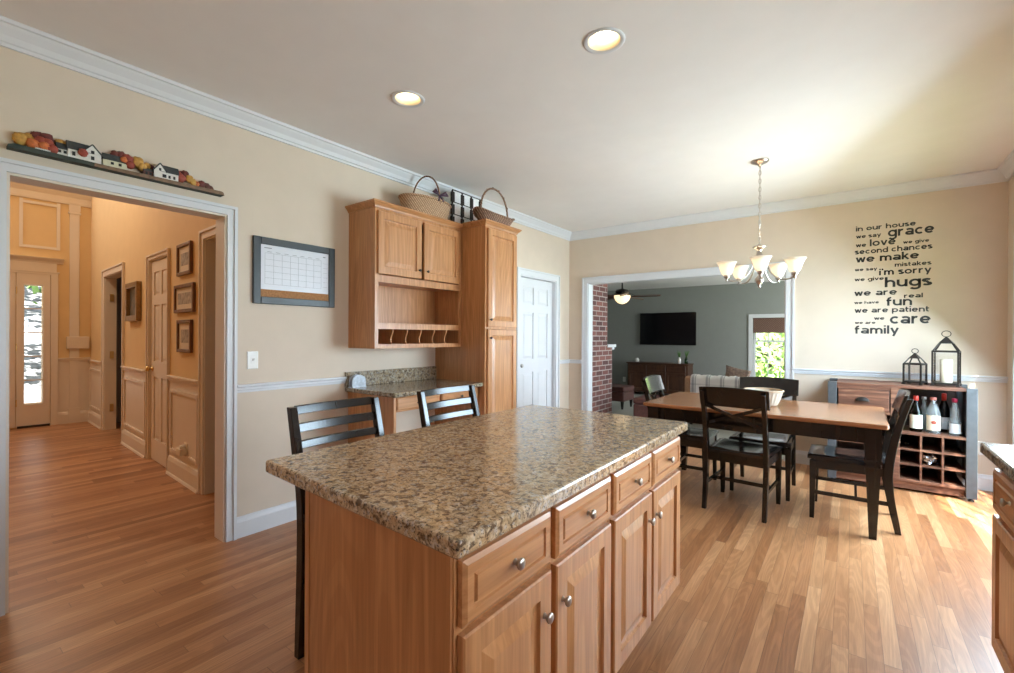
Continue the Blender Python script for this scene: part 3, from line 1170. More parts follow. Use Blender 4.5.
# ------------------------------------------------------------------ cabinets
DOOR_STEPS = [(0, 0.004), (0.004, 0), (0.054, 0), (0.057, 0.010), (0.064, 0.011), (0.096, 0.002), (0.099, 0.0015)]
DRAW_STEPS = [(0, 0.006), (0.010, 0.0), (0.030, 0), (0.032, 0.006), (0.037, 0.006), (0.041, 0.0)]


def knob(parent, c, mat_='nickel', s=1.0):
    s *= 0.85
    b = B()
    b.lathe([(0.0095 * s, 0), (0.0085 * s, -0.003 * s), (0.006 * s, -0.006 * s), (0.006 * s, -0.012 * s), (0.014 * s, -0.017 * s), (0.0165 * s, -0.021 * s), (0.015 * s, -0.026 * s), (0.008 * s, -0.0285 * s), (0.001, -0.029 * s)], c, 16, 'Y')
    return make('knob', b, M[mat_], parent)


def cab_door(parent, x0, x1, z0, z1, kx=None, kz=None, t=0.02, y=0.0, knobmat='nickel', steps=None, name='door', wood_='oakZ', ks=1.0):
    b = B()
    b.panel(x0, x1, z0, z1, y - t, t - 0.0008, steps or DOOR_STEPS)
    o = make(name, b, M[wood_], parent)
    if kx is not None:
        knob(o, (kx, y - t + 0.0012, kz), knobmat, ks)
    return o


# island: two base cabinets under one granite top
def island_unit(loc, w, label, xs, ends):
    t = thing('base_cabinet', label, 'cabinet', loc, PI / 2, 'kitchen island base cabinets')
    b = B()
    D = 0.615
    b.box(0.0005, w - 0.0005, 0, D, 0.172, 0.872)
    if ends[0]:
        b.box(-0.006, 0.0005, 0.004, D, 0.0, 0.872)
        b.box(-0.008, 0.02, D - 0.02, D + 0.004, 0.0, 0.872)
        for v_ in b.bm.verts:
            if v_.co.x < 0.1:
                v_.co.x += 0.07 * max(0.0, v_.co.y)
    make('body', b, M['oakZ'], t)
    b = B()
    b.box(0.012, w - 0.012, 0.13, D - 0.03, 0, 0.1715)
    make('toe_kick', b, M['oakdark'], t)
    (a0, a1), (c0, c1) = xs
    for x0, x1, kx in ((a0, a1, a1 - 0.036), (c0, c1, c0 + 0.03)):
        cab_door(t, x0, x1, 0.192, 0.706, kx, 0.606)
        cab_door(t, x0, x1, 0.722, 0.857, (x0 + x1) / 2 + .004, 0.792, steps=DRAW_STEPS, name='drawer', wood_='oakX')
    return t


island_unit((-0.632, 0.668, 0), 0.727, 'oak island base cabinet under the near half of the granite top', ((0.010, 0.345), (0.371, 0.714)), (1, 0))
island_unit((-0.632, 1.396, 0), 0.745, 'oak island base cabinet under the far half of the granite top', ((0.012, 0.362), (0.380, 0.732)), (0, 0))


def slab(b, x0, x1, y0, y1, z0, z1, r=0.006, cr=0.02):
    """stone slab with eased corners and edges"""
    def rect(i, c):
        p = []
        for (cx, cy, a0) in ((x1 - c, y0 + c, -PI / 2), (x1 - c, y1 - c, 0), (x0 + c, y1 - c, PI / 2), (x0 + c, y0 + c, PI)):
            for k in range(5):
                a = a0 + PI / 2 * k / 4
                p.append((cx + (c - i) * math.cos(a), cy + (c - i) * math.sin(a)))
        return p
    rings = []
    for ins, z in ((r, z0), (0, z0 + r), (0, z1 - r), (r * .3, z1 - r * .3), (r, z1)):
        rings.append([b.v((x, y, z)) for x, y in rect(ins, cr)])
    b.f(rings[0][::-1])
    for p, q in zip(rings, rings[1:]):
        n = len(p)
        for k in range(n):
            fa = b.f([p[k], p[(k + 1) % n], q[(k + 1) % n], q[k]])
    b.f(rings[-1])


b = B()
slab(b, -1.474, -0.600, 0.645, 2.203, 0.873, 0.914, 0.007, 0.012)
for v_ in b.bm.verts:
    if v_.co.y < 1.0:
        v_.co.y += 0.048 * (-0.6 - v_.co.x) / 0.874
tag(make('granite_countertop', b, M['granite']), 'large speckled tan granite top of the kitchen island', 'countertop')

# right hand base cabinet and its top
t = thing('base_cabinet', 'honey oak base cabinet cut off at the right edge of the photo', 'cabinet', (0.445, 2.462, 0), -PI / 2)
b = B()
b.box(0, 1.0, 0, 0.61, 0.152, 0.872)
make('body', b, M['oakZ'], t)
b = B()
b.box(0.03, 0.97, 0.09, 0.6, 0, 0.1515)
make('toe_kick', b, M['oakdark'], t)
for k in range(2):
    xa, xb = 0.012 + 0.49 * k, 0.012 + 0.49 * k + 0.475
    cab_door(t, xa, xb, 0.165, 0.655, xb - .04 if k == 0 else xa + .04, 0.535)
    cab_door(t, xa, xb, 0.672, 0.826, (xa + xb) / 2, 0.762, steps=DRAW_STEPS, name='drawer', wood_='oakX')
b = B()
slab(b, 0.395, XR - 0.002, 1.35, 2.485, 0.873, 0.914, 0.006, 0.02)
tag(make('granite_countertop', b, M['granite_desk']), 'grey granite worktop end at the right edge of the photo', 'countertop')

# wall cabinet, tall cabinet and desk on the left wall (local x = world y, front faces the room)
UX, UY0, UY1 = -2.818, 2.118, 3.056
t = thing('wall_cabinet', 'oak wall cabinet with two doors over an open niche and letter slots', 'cabinet', (UX, UY0, 0), PI / 2)
w, D = UY1 - UY0, UX - XL - 0.001
b = B()
zt, zb = 2.262, 1.208
b.box(0, 0.02, 0.018, D, zb, zt)
b.box(w - 0.02, w, 0.018, D, zb, zt)
b.box(0.02, w - 0.02, D - 0.012, D, zb, zt)
b.box(0.02, w - 0.02, 0.018, D - .012, zt - .02, zt)
b.box(0.02, w - 0.02, 0.018, D - .012, zb, zb + .022)
b.box(0.02, w - 0.02, 0.018, D - .012, 1.385, 1.402)
b.box(0.02, w - 0.02, 0.018, D - .012, 1.722, 1.742)
b.box(0.0, 0.032, -0.001, 0.018, zb, zt)
b.box(w - 0.032, w, -0.001, 0.018, zb, zt)
b.box(0.032, w - 0.032, 0, 0.018, zb, zb + .032)
b.box(0.032, w - 0.032, 0, 0.018, 1.356, 1.402)
b.box(0.032, w - 0.032, 0, 0.018, 1.708, 1.762)
b.box(0.032, w - 0.032, 0, 0.018, 2.22, zt)
make('body', b, M['oakZ'], t)
cab_door(t, 0.016, 0.446, 1.768, 2.236, 0.418, 1.835, knobmat='dkmetal', ks=.8)
cab_door(t, 0.472, 0.905, 1.768, 2.236, 0.506, 1.835, knobmat='dkmetal', ks=.8)


def cornice(parent, w, D, z0, left=True, right=True):
    b = B()
    for (za, zb_, oa, ob) in ((z0, z0 + .012, .006, .010), (z0 + .012, z0 + .036, .010, .032), (z0 + .036, z0 + .046, .036, .036)):
        L, R = (1 if left else 0), (1 if right else 0)
        b.frust((-oa * L, w + oa * R, -oa, D), za, (-ob * L, w + ob * R, -ob, D), zb_)
    return make('cornice', b, M['oakX'], parent)


cornice(t, w - 0.002, D, zt + 0.0005, True, False)
for k in range(1, 6):
    x = 0.032 + (w - 0.064) * k / 6
    b = B()
    poly = [(0.02 + 0.012 * math.sin(PI * 2 * i / 14), 1.241 + (1.384 - 1.241) * i / 14) for i in range(15)] + [(D - .014, 1.384), (D - .014, 1.241)]
    b.prism(poly, 'X', x - 0.0045, x + 0.0045)
    make('divider', b, M['oakZ'], t)

PXF, PY0, PY1 = -2.538, 3.058, 3.520
t = thing('tall_cabinet', 'tall oak pantry cabinet with one door above another', 'cabinet', (PXF, PY0, 0), PI / 2)
w, D = PY1 - PY0, PXF - XL - 0.001
b = B()
b.box(0, w, 0, D, 0.1, 2.268)
make('body', b, M['oakZ'], t)
b = B()
b.box(0.0, w, 0.07, D, 0, 0.0995)
make('toe_kick', b, M['oakdark'], t)
cab_door(t, 0.022, w - 0.016, 1.386, 2.248, 0.052, 1.45, knobmat='dkmetal', ks=.8)
cab_door(t, 0.022, w - 0.016, 0.12, 1.366, 0.052, 1.29, knobmat='dkmetal', ks=.8)
cornice(t, w, D, 2.2685, False, True)
# the cornice also returns over the wall cabinet on the near side, ahead of its face
b = B()
for (za, zb_, oa, ob) in ((2.2685, 2.2805, .006, .010), (2.2805, 2.3045, .010, .032), (2.3045, 2.3145, .036, .036)):
    b.frust((-oa, 0.0, -oa, 0.24), za, (-ob, 0.0, -ob, 0.24), zb_)
make('cornice', b, M['oakX'], t)

# desk under the wall cabinet
t = thing('desk_cabinet', 'built-in oak desk frame with two drawers under the grey granite top', 'desk', (-2.614, 2.118, 0), PI / 2)
w, D = 0.936, 0.532
b = B()
b.box(0, 0.02, 0, D, 0, 0.868)
b.box(0.0, 0.022, -0.018, 0.0, 0, 0.868)
make('end_panel', b, M['oakZ'], t)
b = B()
b.box(0.022, w, -0.001, 0.018, 0.752, 0.868)
b.box(0.022, w, 0.018, D, 0.75, 0.762)
make('drawer_frame', b, M['oakX'], t)
for x0, x1, kx in ((0.03, 0.452, 0.225), (0.478, 0.918, 0.702)):
    cab_door(t, x0, x1, 0.764, 0.862, kx, 0.806, steps=[(0, 0.006), (0.010, 0)], name='drawer', wood_='oakX', knobmat='dkmetal', ks=.8)
t = thing('granite_countertop', 'grey speckled granite desk top with a low splashback on the left wall', 'countertop', (0, 0, 0))
b = B()
slab(b, XL + 0.001, -2.548, 2.085, 3.056, 0.869, 0.902, 0.006, 0.012)
make('slab', b, M['granite_desk'], t)
b = B()
slab(b, XL + 0.001, XL + 0.022, 2.085, 3.056, 0.9025, 1.02, 0.003, 0.004)
make('splashback', b, M['granite_desk'], t)

# pale arched napkin holder on the desk
M['pewter'] = plain('pale_blue_grey_glaze', (0.50, 0.55, 0.62), 0.35, vary=0.25, scale=60)
t = thing('napkin_holder', 'small pale grey arched napkin holder on the near end of the desk top', 'napkin holder', (-3.075, 2.152, 0.9025), 0)
for nm, xx in (('front_plate', 0.018), ('back_plate', -0.018)):
    b = B()
    pts = [(-0.062, 0.004)] + [(0.062 * math.cos(PI - PI * i / 12), 0.052 + 0.045 * math.sin(PI * i / 12)) for i in range(13)] + [(0.062, 0.004)]
    b.prism(pts, 'X', xx - 0.004, xx + 0.004)
    make(nm, b, M['pewter'], t, 0.001)
b = B()
b.box(-0.024, 0.024, -0.066, 0.066, 0, 0.006)
make('base', b, M['pewter'], t)

# ------------------------------------------------------------------ baskets and rack on the cabinets
M['wicker'] = weave('tan_wicker', (0.30, 0.16, 0.085), (0.74, 0.50, 0.31), 90)
M['wickerdk'] = weave('brown_wicker', (0.13, 0.065, 0.042), (0.48, 0.29, 0.19), 90)
M['canvas'] = plain('off_white_canvas', (0.82, 0.81, 0.80), 0.8, vary=0.1, scale=60)
M['ribbon'] = plain('plum_ribbon', (0.07, 0.03, 0.06), 0.5, vary=0.2)


def basket_shell(b, rx, ry, h, flare, boat, seg=36, rows=9, th=0.008):
    """oval woven shell: outer and inner skin, ends lifted by boat"""
    def pt(k, f, off):
        a = 2 * PI * k / seg
        s = flare + (1 - flare) * f ** 0.8
        lift = boat * (abs(math.sin(a)) ** 3) * f
        wv = 0.0022 * (1 if (k + int(f * rows * 2)) % 2 else -1) if 0 < f < 1 else 0
        return ((rx * s - off + wv) * math.cos(a), (ry * s - off + wv) * math.sin(a), h * f + lift + (off if f == 0 else 0))
    rings = []
    for off, fs in ((0, [i / rows for i in range(rows + 1)]), (th, [i / rows for i in range(rows, -1, -1)])):
        for f in fs:
            rings.append([b.v(pt(k, f, off)) for k in range(seg)])
    for p, q in zip(rings, rings[1:]):
        for k in range(seg):
            fa = b.f([p[k], p[(k + 1) % seg], q[(k + 1) % seg], q[k]])
            fa.smooth = True
    b.f(rings[0][::-1])
    b.f(rings[-1])


def rim_pts(rx, ry, h, boat, seg=40):
    return [(rx * math.cos(2 * PI * k / seg), ry * math.sin(2 * PI * k / seg), h + boat * abs(math.sin(2 * PI * k / seg)) ** 3) for k in range(seg)]


t = thing('wicker_basket', 'wide tan wicker basket with a plum ribbon on its hoop handle above the wall cabinet', 'basket', (-2.965, 2.758, 2.3095))
b = B()
basket_shell(b, 0.150, 0.266, 0.158, 0.84, 0.0)
make('body', b, M['wicker'], t)
b = B()
b.tube(rim_pts(0.150, 0.266, 0.158, 0), 0.010, 7, True)
make('rim', b, M['wicker'], t)
b = B()
hp = [(0.142 * math.cos(PI * i / 20), 0.03 * math.cos(PI * i / 20), 0.13 + 0.255 * math.sin(PI * i / 20) ** .85) for i in range(21)]
b.tube(hp, 0.007, 7)
ho = make('handle', b, M['wickerdk'], t)
b = B()
for sgn in (1, -1):
    b.tube([(0.139, 0.028, 0.20), (0.15, 0.06 * sgn + .03, 0.235), (0.152, 0.085 * sgn + .03, 0.215), (0.14, 0.03, 0.20)], [.004, .012, .012, .004], 6)
    b.tube([(0.14, 0.03, 0.2), (0.158, 0.03 + 0.03 * sgn, 0.15)], [.006, .009], 6)
make('ribbon_bow', b, M['ribbon'], ho)
t = thing('wicker_basket', 'brown boat-shaped wicker basket with a tall hoop handle on top of the tall pantry cabinet', 'basket', (-2.680, 3.362, 2.3155))
b = B()
basket_shell(b, 0.125, 0.262, 0.090, 0.55, 0.050)
make('body', b, M['wickerdk'], t)
b = B()
b.tube(rim_pts(0.125, 0.262, 0.090, 0.050), 0.009, 7, True)
make('rim', b, M['wickerdk'], t)
b = B()
hp = [(0, 0.205 * math.cos(PI * i / 22), 0.085 + 0.285 * math.sin(PI * i / 22) ** .8) for i in range(23)]
b.tube(hp, 0.009, 7)
b.tube([(p[0] + .012 * math.cos(i * 2.2), p[1], p[2] + .012 * math.sin(i * 2.2)) for i, p in enumerate(hp)], 0.004, 6)
make('handle', b, M['wickerdk'], t)
t = thing('storage_crate', 'black and white strapped crate standing between the two wicker baskets', 'crate', (-3.0, 3.262, 2.3155))
b = B()
PT = 0.130
for i in range(3):
    for j in range(3):
        b.box(-0.06, 0.06, -1.5 * PT + PT * i + 0.004, -1.5 * PT + PT * (i + 1) - 0.004, 0.006 + 0.113 * j, 0.006 + 0.113 * j + 0.100)
b.box(-0.05, 0.05, -1.5 * PT + .005, 1.5 * PT - .005, 0.004, 0.335)
make('canvas_body', b, M['canvas'], t, 0.006)
for i in range(4):
    b = B()
    yc = (i - 1.5) * PT
    for j in range(3):
        b.box(0.0505, 0.070, yc - 0.021, yc + 0.021, 0.113 * j, 0.113 * j + 0.094)
    b.box(0.0502, 0.064, yc - 0.008, yc + 0.008, 0, 0.338)
    make('strap', b, M['dkmetal'], t, 0.004)
for j in range(4):
    b = B()
    b.tube([(0.067, -1.6 * PT, 0.004 + 0.111 * j), (0.067, 1.6 * PT, 0.004 + 0.111 * j)], 0.004, 6)
    make('rod', b, M['dkmetal'], t)

# ------------------------------------------------------------------ things on the left wall
t = thing('calendar_board', 'white dry-erase calendar board with a cork strip in a dark grey frame', 'calendar board', (XL + 0.001, 1.395, 1.515), PI / 2)
w, h = 0.592, 0.446
M['frame'] = plain('charcoal_frame', (0.035, 0.040, 0.043), 0.4, vary=0.1)
M['paper'] = plain('white_board', (0.66, 0.66, 0.70), 0.35, vary=0.02)
M['ink'] = plain('grey_ink', (0.25, 0.25, 0.27), 0.6)
M['cork'] = plain('cork', (0.36, 0.17, 0.07), 0.9, vary=0.25, scale=120)
b = B()
fw = 0.048
for (xa, xb, za, zb_) in ((0, fw, 0, h), (w - fw, w, 0, h), (fw, w - fw, 0, fw), (fw, w - fw, h - fw, h)):
    b.box(xa, xb, -0.022, 0, za, zb_)
make('frame', b, M['frame'], t, 0.004)
b = B()
b.box(fw, w - fw, -0.010, 0, 0.098, h - fw)
bo = make('board', b, M['paper'], t)
b = B()
gx0, gx1, gz0_, gz1_ = fw + 0.03, w - fw - 0.06, 0.135, h - fw - 0.055
for i in range(8):
    x = gx0 + (gx1 - gx0) * i / 7
    b.box(x - 0.0007, x + 0.0007, -0.0106, -0.0101, gz0_, gz1_)
for i in range(6):
    z = gz0_ + (gz1_ - gz0_) * i / 5
    b.box(gx0, gx1, -0.0106, -0.0101, z - 0.0007, z + 0.0007)
for i in range(6):
    z = gz1_ - 0.02 - 0.035 * i
    b.box(gx1 + 0.015, gx1 + 0.05, -0.0106, -0.0101, z - 0.0007, z + 0.0007)
b.box(gx0 - .005, gx0 + 0.045, -0.0106, -0.0101, h - fw - 0.024, h - fw - 0.018)
b.box(gx1 + 0.015, gx1 + 0.035, -0.0106, -0.0101, h - fw - 0.032, h - fw - 0.024)
for i in range(7):
    x = gx0 + (gx1 - gx0) * (i + .25) / 7
    b.box(x, x + 0.03, -0.0106, -0.0101, gz1_ + 0.008, gz1_ + 0.011)
make('calendar_grid', b, M['ink'], bo)
b = B()
b.box(fw, w - fw, -0.012, 0, fw, 0.098)
make('cork_strip', b, M['cork'], t)

M['plate'] = plain('white_plastic', (0.80, 0.79, 0.76), 0.4, vary=0.02)
M['almond'] = plain('almond_plastic', (0.74, 0.66, 0.54), 0.45, vary=0.02)


def wall_plate(name, label, cat, loc, rz, kind, mat_='plate', w=0.07, h=0.115):
    t = thing(name, label, cat, loc, rz)
    b = B()
    b.panel(-w / 2, w / 2, 0, h, -0.007, 0.007, [(0, 0.004), (0.004, 0)])
    make('plate', b, M[mat_], t)
    if kind == 'switch':
        b = B()
        b.box(-0.012, 0.012, -0.009, -0.0071, h / 2 - .022, h / 2 + .022)
        b.frust((-0.006, 0.006, -0.012, -0.008), h / 2 - .004, (-0.005, 0.005, -0.022, -0.016), h / 2 + .012)
        make('toggle', b, M[mat_], t)
    else:
        for z in (h * .3, h * .7):
            b = B()
            b.lathe([(0.017, -0.0071), (0.017, -0.0095), (0.015, -0.010)], (0, 0, z), 16, 'Y')
            make('socket', b, M[mat_], t)
    return t


wall_plate('light_switch', 'white toggle light switch on the left wall beside the cased opening', 'light switch', (XL + 0.0005, 1.40, 1.083), PI / 2, 'switch')
wall_plate('power_outlet', 'white power outlet low on the wall beside the rustic bar cabinet', 'outlet', (0.90, YB - 0.0005, 0.30), 0, 'outlet', 'plate')
wall_plate('power_outlet', 'white power outlet on the grey wall beside the dark walnut console', 'outlet', (-4.35, LY - 0.0005, 0.22), 0, 'outlet', 'plate')

# carved village over the cased opening (local x = world y, front toward the room)
t = thing('village_carving', 'long carved wooden village of houses and autumn trees over the cased opening', 'wall carving', (XL + 0.001, 0.30, 2.165), PI / 2)
VC = {'base': (0.035, 0.045, 0.035), 'path': (0.20, 0.12, 0.07), 'white': (0.72, 0.70, 0.66), 'cream': (0.62, 0.58, 0.42), 'slate': (0.045, 0.05, 0.05), 'red': (0.33, 0.06, 0.035), 'dkred': (0.13, 0.025, 0.02), 'orange': (0.55, 0.15, 0.04), 'gold': (0.52, 0.28, 0.06), 'ink': (0.02, 0.02, 0.02), 'barn': (0.12, 0.04, 0.03)}
for k_, c_ in VC.items():
    M['v_' + k_] = plain('carving_' + k_, c_, 0.65, vary=0.25 if k_ not in ('white', 'cream') else .05, scale=60)
b = B()
b.prism([(0, 0), (0.905, 0), (0.90, 0.014), (0.88, 0.022), (0.6, 0.016), (0.3, 0.018), (0.02, 0.022), (0.0, 0.014)], 'Y', -0.055, 0)
make('base_plank', b, [M['v_base']], t)
b = B()
b.prism([(0.3, 0.0165), (0.89, 0.021), (0.90, 0.016), (0.905, 0.0), (0.60, -0.001), (0.3, -0.001)], 'Y', -0.058, -0.0552)
make('path', b, M['v_path'], t)


def v_tree(x, z, r, c, y=-0.02, sz=1.0):
    b = B()
    b.sphere((x, y, z), r, 11, 8, 1, 0.6, sz, 0.16)
    o = make('autumn_tree', b, M['v_' + c], t)
    return o


for a in [(0.045, 0.060, 0.030, 'gold'), (0.075, 0.072, 0.026, 'gold', -.012), (0.082, 0.045, 0.024, 'orange', -.036), (0.100, 0.088, 0.028, 'dkred', -.012), (0.130, 0.088, 0.030, 'dkred', -.014), (0.108, 0.066, 0.024, 'red', -.030), (0.132, 0.064, 0.024, 'red', -.032), (0.120, 0.044, 0.022, 'orange', -.042), (0.147, 0.038, 0.022, 'red', -.042), (0.180, 0.084, 0.022, 'gold', -.012), (0.200, 0.080, 0.020, 'gold', -.014),
          (0.392, 0.094, 0.024, 'dkred', -.012), (0.418, 0.096, 0.026, 'dkred', -.014), (0.440, 0.082, 0.028, 'red', -.026), (0.448, 0.055, 0.022, 'red', -.040), (0.425, 0.070, 0.020, 'orange', -.036), (0.485, 0.084, 0.030, 'gold', -.018), (0.505, 0.062, 0.022, 'gold', -.026), (0.530, 0.078, 0.018, 'gold', -.014), (0.550, 0.074, 0.016, 'dkred', -.012), (0.670, 0.068, 0.024, 'red', -.02), (0.682, 0.050, 0.026, 'red', -.034), (0.706, 0.074, 0.030, 'dkred', -.014), (0.728, 0.056, 0.022, 'gold', -.034), (0.745, 0.042, 0.020, 'gold', -.036), (0.762, 0.038, 0.016, 'orange', -.034), (0.795, 0.046, 0.022, 'dkred', -.018), (0.822, 0.042, 0.020, 'barn', -.018), (0.845, 0.034, 0.016, 'barn', -.018)]:
    v_tree(*a)


def v_house(x0, x1, z0, ze, zr, wall, gable, y=-0.045, wins=(), roof='slate'):
    """house with eaves at ze, ridge at zr; gable: width of the gable end at right (>0) or left (<0)"""
    hb = B()
    hb.box(x0, x1, y, -0.004, z0, ze)
    g = abs(gable)
    ga, gb = (x1 - g, x1) if gable > 0 else (x0, x0 + g)
    if g:
        hb.prism([(ga, z0), (gb, z0), (gb, ze), ((ga + gb) / 2, zr), (ga, ze)], 'Y', y - 0.003, y + 0.012)
    o = make('house', hb, M['v_' + wall], t)
    rb = B()
    ra, rc = (x0 - .004, x1 - g / 2) if gable > 0 else (x0 + g / 2, x1 + .004)
    rb.prism([(y - 0.004, ze - .002), (y + 0.014, zr), (y + 0.020, zr), (-0.004, ze + .002)], 'X', min(ra, rc), max(ra, rc))
    if g:
        for s0, s1 in (((ga - .004, ze - .002), ((ga + gb) / 2, zr + .003)), ((gb + .004, ze - .002), ((ga + gb) / 2, zr + .003))):
            rb.bar((s0[0], y + .004, s0[1]), (s1[0], y + .004, s1[1]), 0.022, 0.005, (0, 0, 1))
    make('house_roof', rb, M['v_' + roof], o)
    wb = B()
    for wx, wz, ww, wh in wins:
        wb.box(wx - ww / 2, wx + ww / 2, y - 0.005, y - 0.0031, wz - wh / 2, wz + wh / 2)
    make('house_windows', wb, M['v_ink'], o)


v_house(0.088, 0.140, 0.014, 0.028, 0.029, 'white', 0, -0.052)
v_house(0.160, 0.205, 0.018, 0.052, 0.084, 'white', 0, -0.044, [(0.172, 0.038, .011, .013), (0.192, 0.038, .011, .013)])
v_house(0.201, 0.327, 0.016, 0.062, 0.104, 'white', 0.070, -0.05, [(0.222, 0.040, .012, .02), (0.293, 0.068, .013, .016), (0.293, 0.038, .013, .018)])
v_tree(0.256, 0.054, 0.020, 'red', -.056)
v_house(0.335, 0.434, 0.02, 0.054, 0.088, 'cream', 0, -0.044, [(0.372, 0.038, .012, .013), (0.404, 0.038, .012, .013)])
v_house(0.505, 0.549, 0.016, 0.044, 0.062, 'barn', 0, -0.044, [(0.518, 0.03, .01, .014), (0.536, 0.03, .01, .014)])
v_house(0.551, 0.666, 0.016, 0.058, 0.098, 'white', -0.055, -0.05, [(0.578, 0.066, .010, .014), (0.598, 0.034, .018, .018), (0.622, 0.034, .01, .016), (0.645, 0.034, .01, .016)])

# ------------------------------------------------------------------ bar stools (local front = +y)


def leg_path(b, pts, sx, sy):
    """square section sweep, sx/sy may be lists"""
    n = len(pts)
    sxs = sx if isinstance(sx, list) else [sx] * n
    sys_ = sy if isinstance(sy, list) else [sy] * n
    secs = [[(-a / 2, -c / 2, 0), (a / 2, -c / 2, 0), (a / 2, c / 2, 0), (-a / 2, c / 2, 0)] for a, c in zip(sxs, sys_)]
    b.sweep(pts, secs)


def smooth_path(pts, n=14):
    """Catmull-Rom through pts"""
    P = [Vector(p) for p in pts]
    P = [P[0] * 2 - P[1]] + P + [P[-1] * 2 - P[-2]]
    out = []
    segs = len(P) - 3
    for s in range(segs):
        a, c, d, e = P[s:s + 4]
        m = max(2, n // segs)
        for k in range(m + (1 if s == segs - 1 else 0)):
            u = k / m
            out.append(0.5 * ((2 * c) + (d - a) * u + (2 * a - 5 * c + 4 * d - e) * u * u + (3 * c - a - 3 * d + e) * u ** 3))
    return out


def seat_mesh(b, w0, w1, y0, y1, z, th, dip=0.012, n=10):
    """saddle seat: width w0 at back to w1 at front"""
    def pt(i, j, top):
        u, v = i / n, j / n
        y = y0 + (y1 - y0) * v
        w_ = w0 + (w1 - w0) * v
        x = (u - .5) * w_
        d = dip * (math.sin(PI * u) * math.sin(PI * min(1, v * .9 + .05))) if top else 0
        edge = 0.006 * (max(0, abs(u - .5) * 2 - .85) / .15 + max(0, abs(v - .5) * 2 - .85) / .15) if top else 0
        return (x, y, z - d - edge if top else z - th)
    T = [[b.v(pt(i, j, 1)) for j in range(n + 1)] for i in range(n + 1)]
    U = [[b.v(pt(i, j, 0)) for j in range(n + 1)] for i in range(n + 1)]
    for i in range(n):
        for j in range(n):
            fa = b.f([T[i][j], T[i + 1][j], T[i + 1][j + 1], T[i][j + 1]])
            fa.smooth = True
            b.f([U[i][j], U[i][j + 1], U[i + 1][j + 1], U[i + 1][j]])
    for i in range(n):
        for j, s in ((0, 1), (n, -1)):
            b.f([T[i][j], U[i][j], U[i + 1][j], T[i + 1][j]])
            b.f([T[j][i], T[j][i + 1], U[j][i + 1], U[j][i]])


def stool(label, loc, rz):
    t = thing('bar_stool', label, 'stool', loc, rz, 'counter stools at the island')
    HW = 0.205
    path = smooth_path([(0, -0.215, 0), (0, -0.196, 0.40), (0, -0.20, 0.62), (0, -0.235, 0.80), (0, -0.285, 1.008)], 16)
    for s in (-1, 1):
        b = B()
        leg_path(b, [(s * HW, p.y, p.z) for p in path], 0.030, [0.034 + 0.012 * math.sin(PI * min(1, p.z / 1.0)) for p in path])
        make('back_leg', b, M['black'], t, 0.003)
        b = B()
        leg_path(b, [(s * (HW - .002), 0.165, 0), (s * (HW - .002), 0.165, 0.575)], [0.028, 0.038], [0.028, 0.038])
        make('front_leg', b, M['black'], t, 0.003)
    for z, h_, y in ((0.9925, 0.036, -0.281), (0.92, 0.036, -0.263), (0.852, 0.032, -0.247), (0.788, 0.03, -0.232)):
        b = B()
        n = 20
        for k in range(n):
            xa, xb = -HW + .015 + (2 * HW - .03) * k / n, -HW + .015 + (2 * HW - .03) * (k + 1) / n
            ya, yb = [y - 0.018 * (1 - (x / HW) ** 2) for x in (xa, xb)]
            p = [(xa, ya - .009, z - h_ / 2), (xb, yb - .009, z - h_ / 2), (xb, yb + .009, z - h_ / 2), (xa, ya + .009, z - h_ / 2)]
            lo = [b.v(q) for q in p]
            hi = [b.v((q[0], q[1] - .009 * h_ / .036, q[2] + h_)) for q in p]
            b.f(lo[::-1])
            b.f(hi)
            for i in range(4):
                j = (i + 1) % 4
                b.f([lo[i], lo[j], hi[j], hi[i]])
        bmesh.ops.remove_doubles(b.bm, verts=b.bm.verts, dist=1e-5)
        make('back_slat', b, M['black'], t, 0.003)
    b = B()
    seat_mesh(b, 0.42, 0.43, -0.18, 0.20, 0.63, 0.035)
    make('seat', b, M['seat'], t)
    b = B()
    for s in (-1, 1):
        b.box(s * HW - .011, s * HW + .011, -0.18, 0.147, 0.535, 0.594)
    b.box(-HW + .02, HW - .02, 0.155, 0.177, 0.535, 0.594)
    make('apron', b, M['black'], t)
    for p0, p1 in (((-HW + .012, .165, .22), (HW - .012, .165, .22)), ((-HW, -.19, .30), (-HW, .15, .30)), ((HW, -.19, .30), (HW, .15, .30))):
        b = B()
        b.bar(p0, p1, 0.018, 0.03)
        make('stretcher', b, M['black'], t, 0.002)
    return t


stool('dark wood bar stool at the near end of the island by the left wall', (-1.57, 1.188, 0), -PI / 2)
copy_tree([o for o in COL.objects if o.name == 'bar_stool'][0], (-1.57, 1.898, 0), -PI / 2, 'dark wood bar stool at the far end of the island in front of the desk')

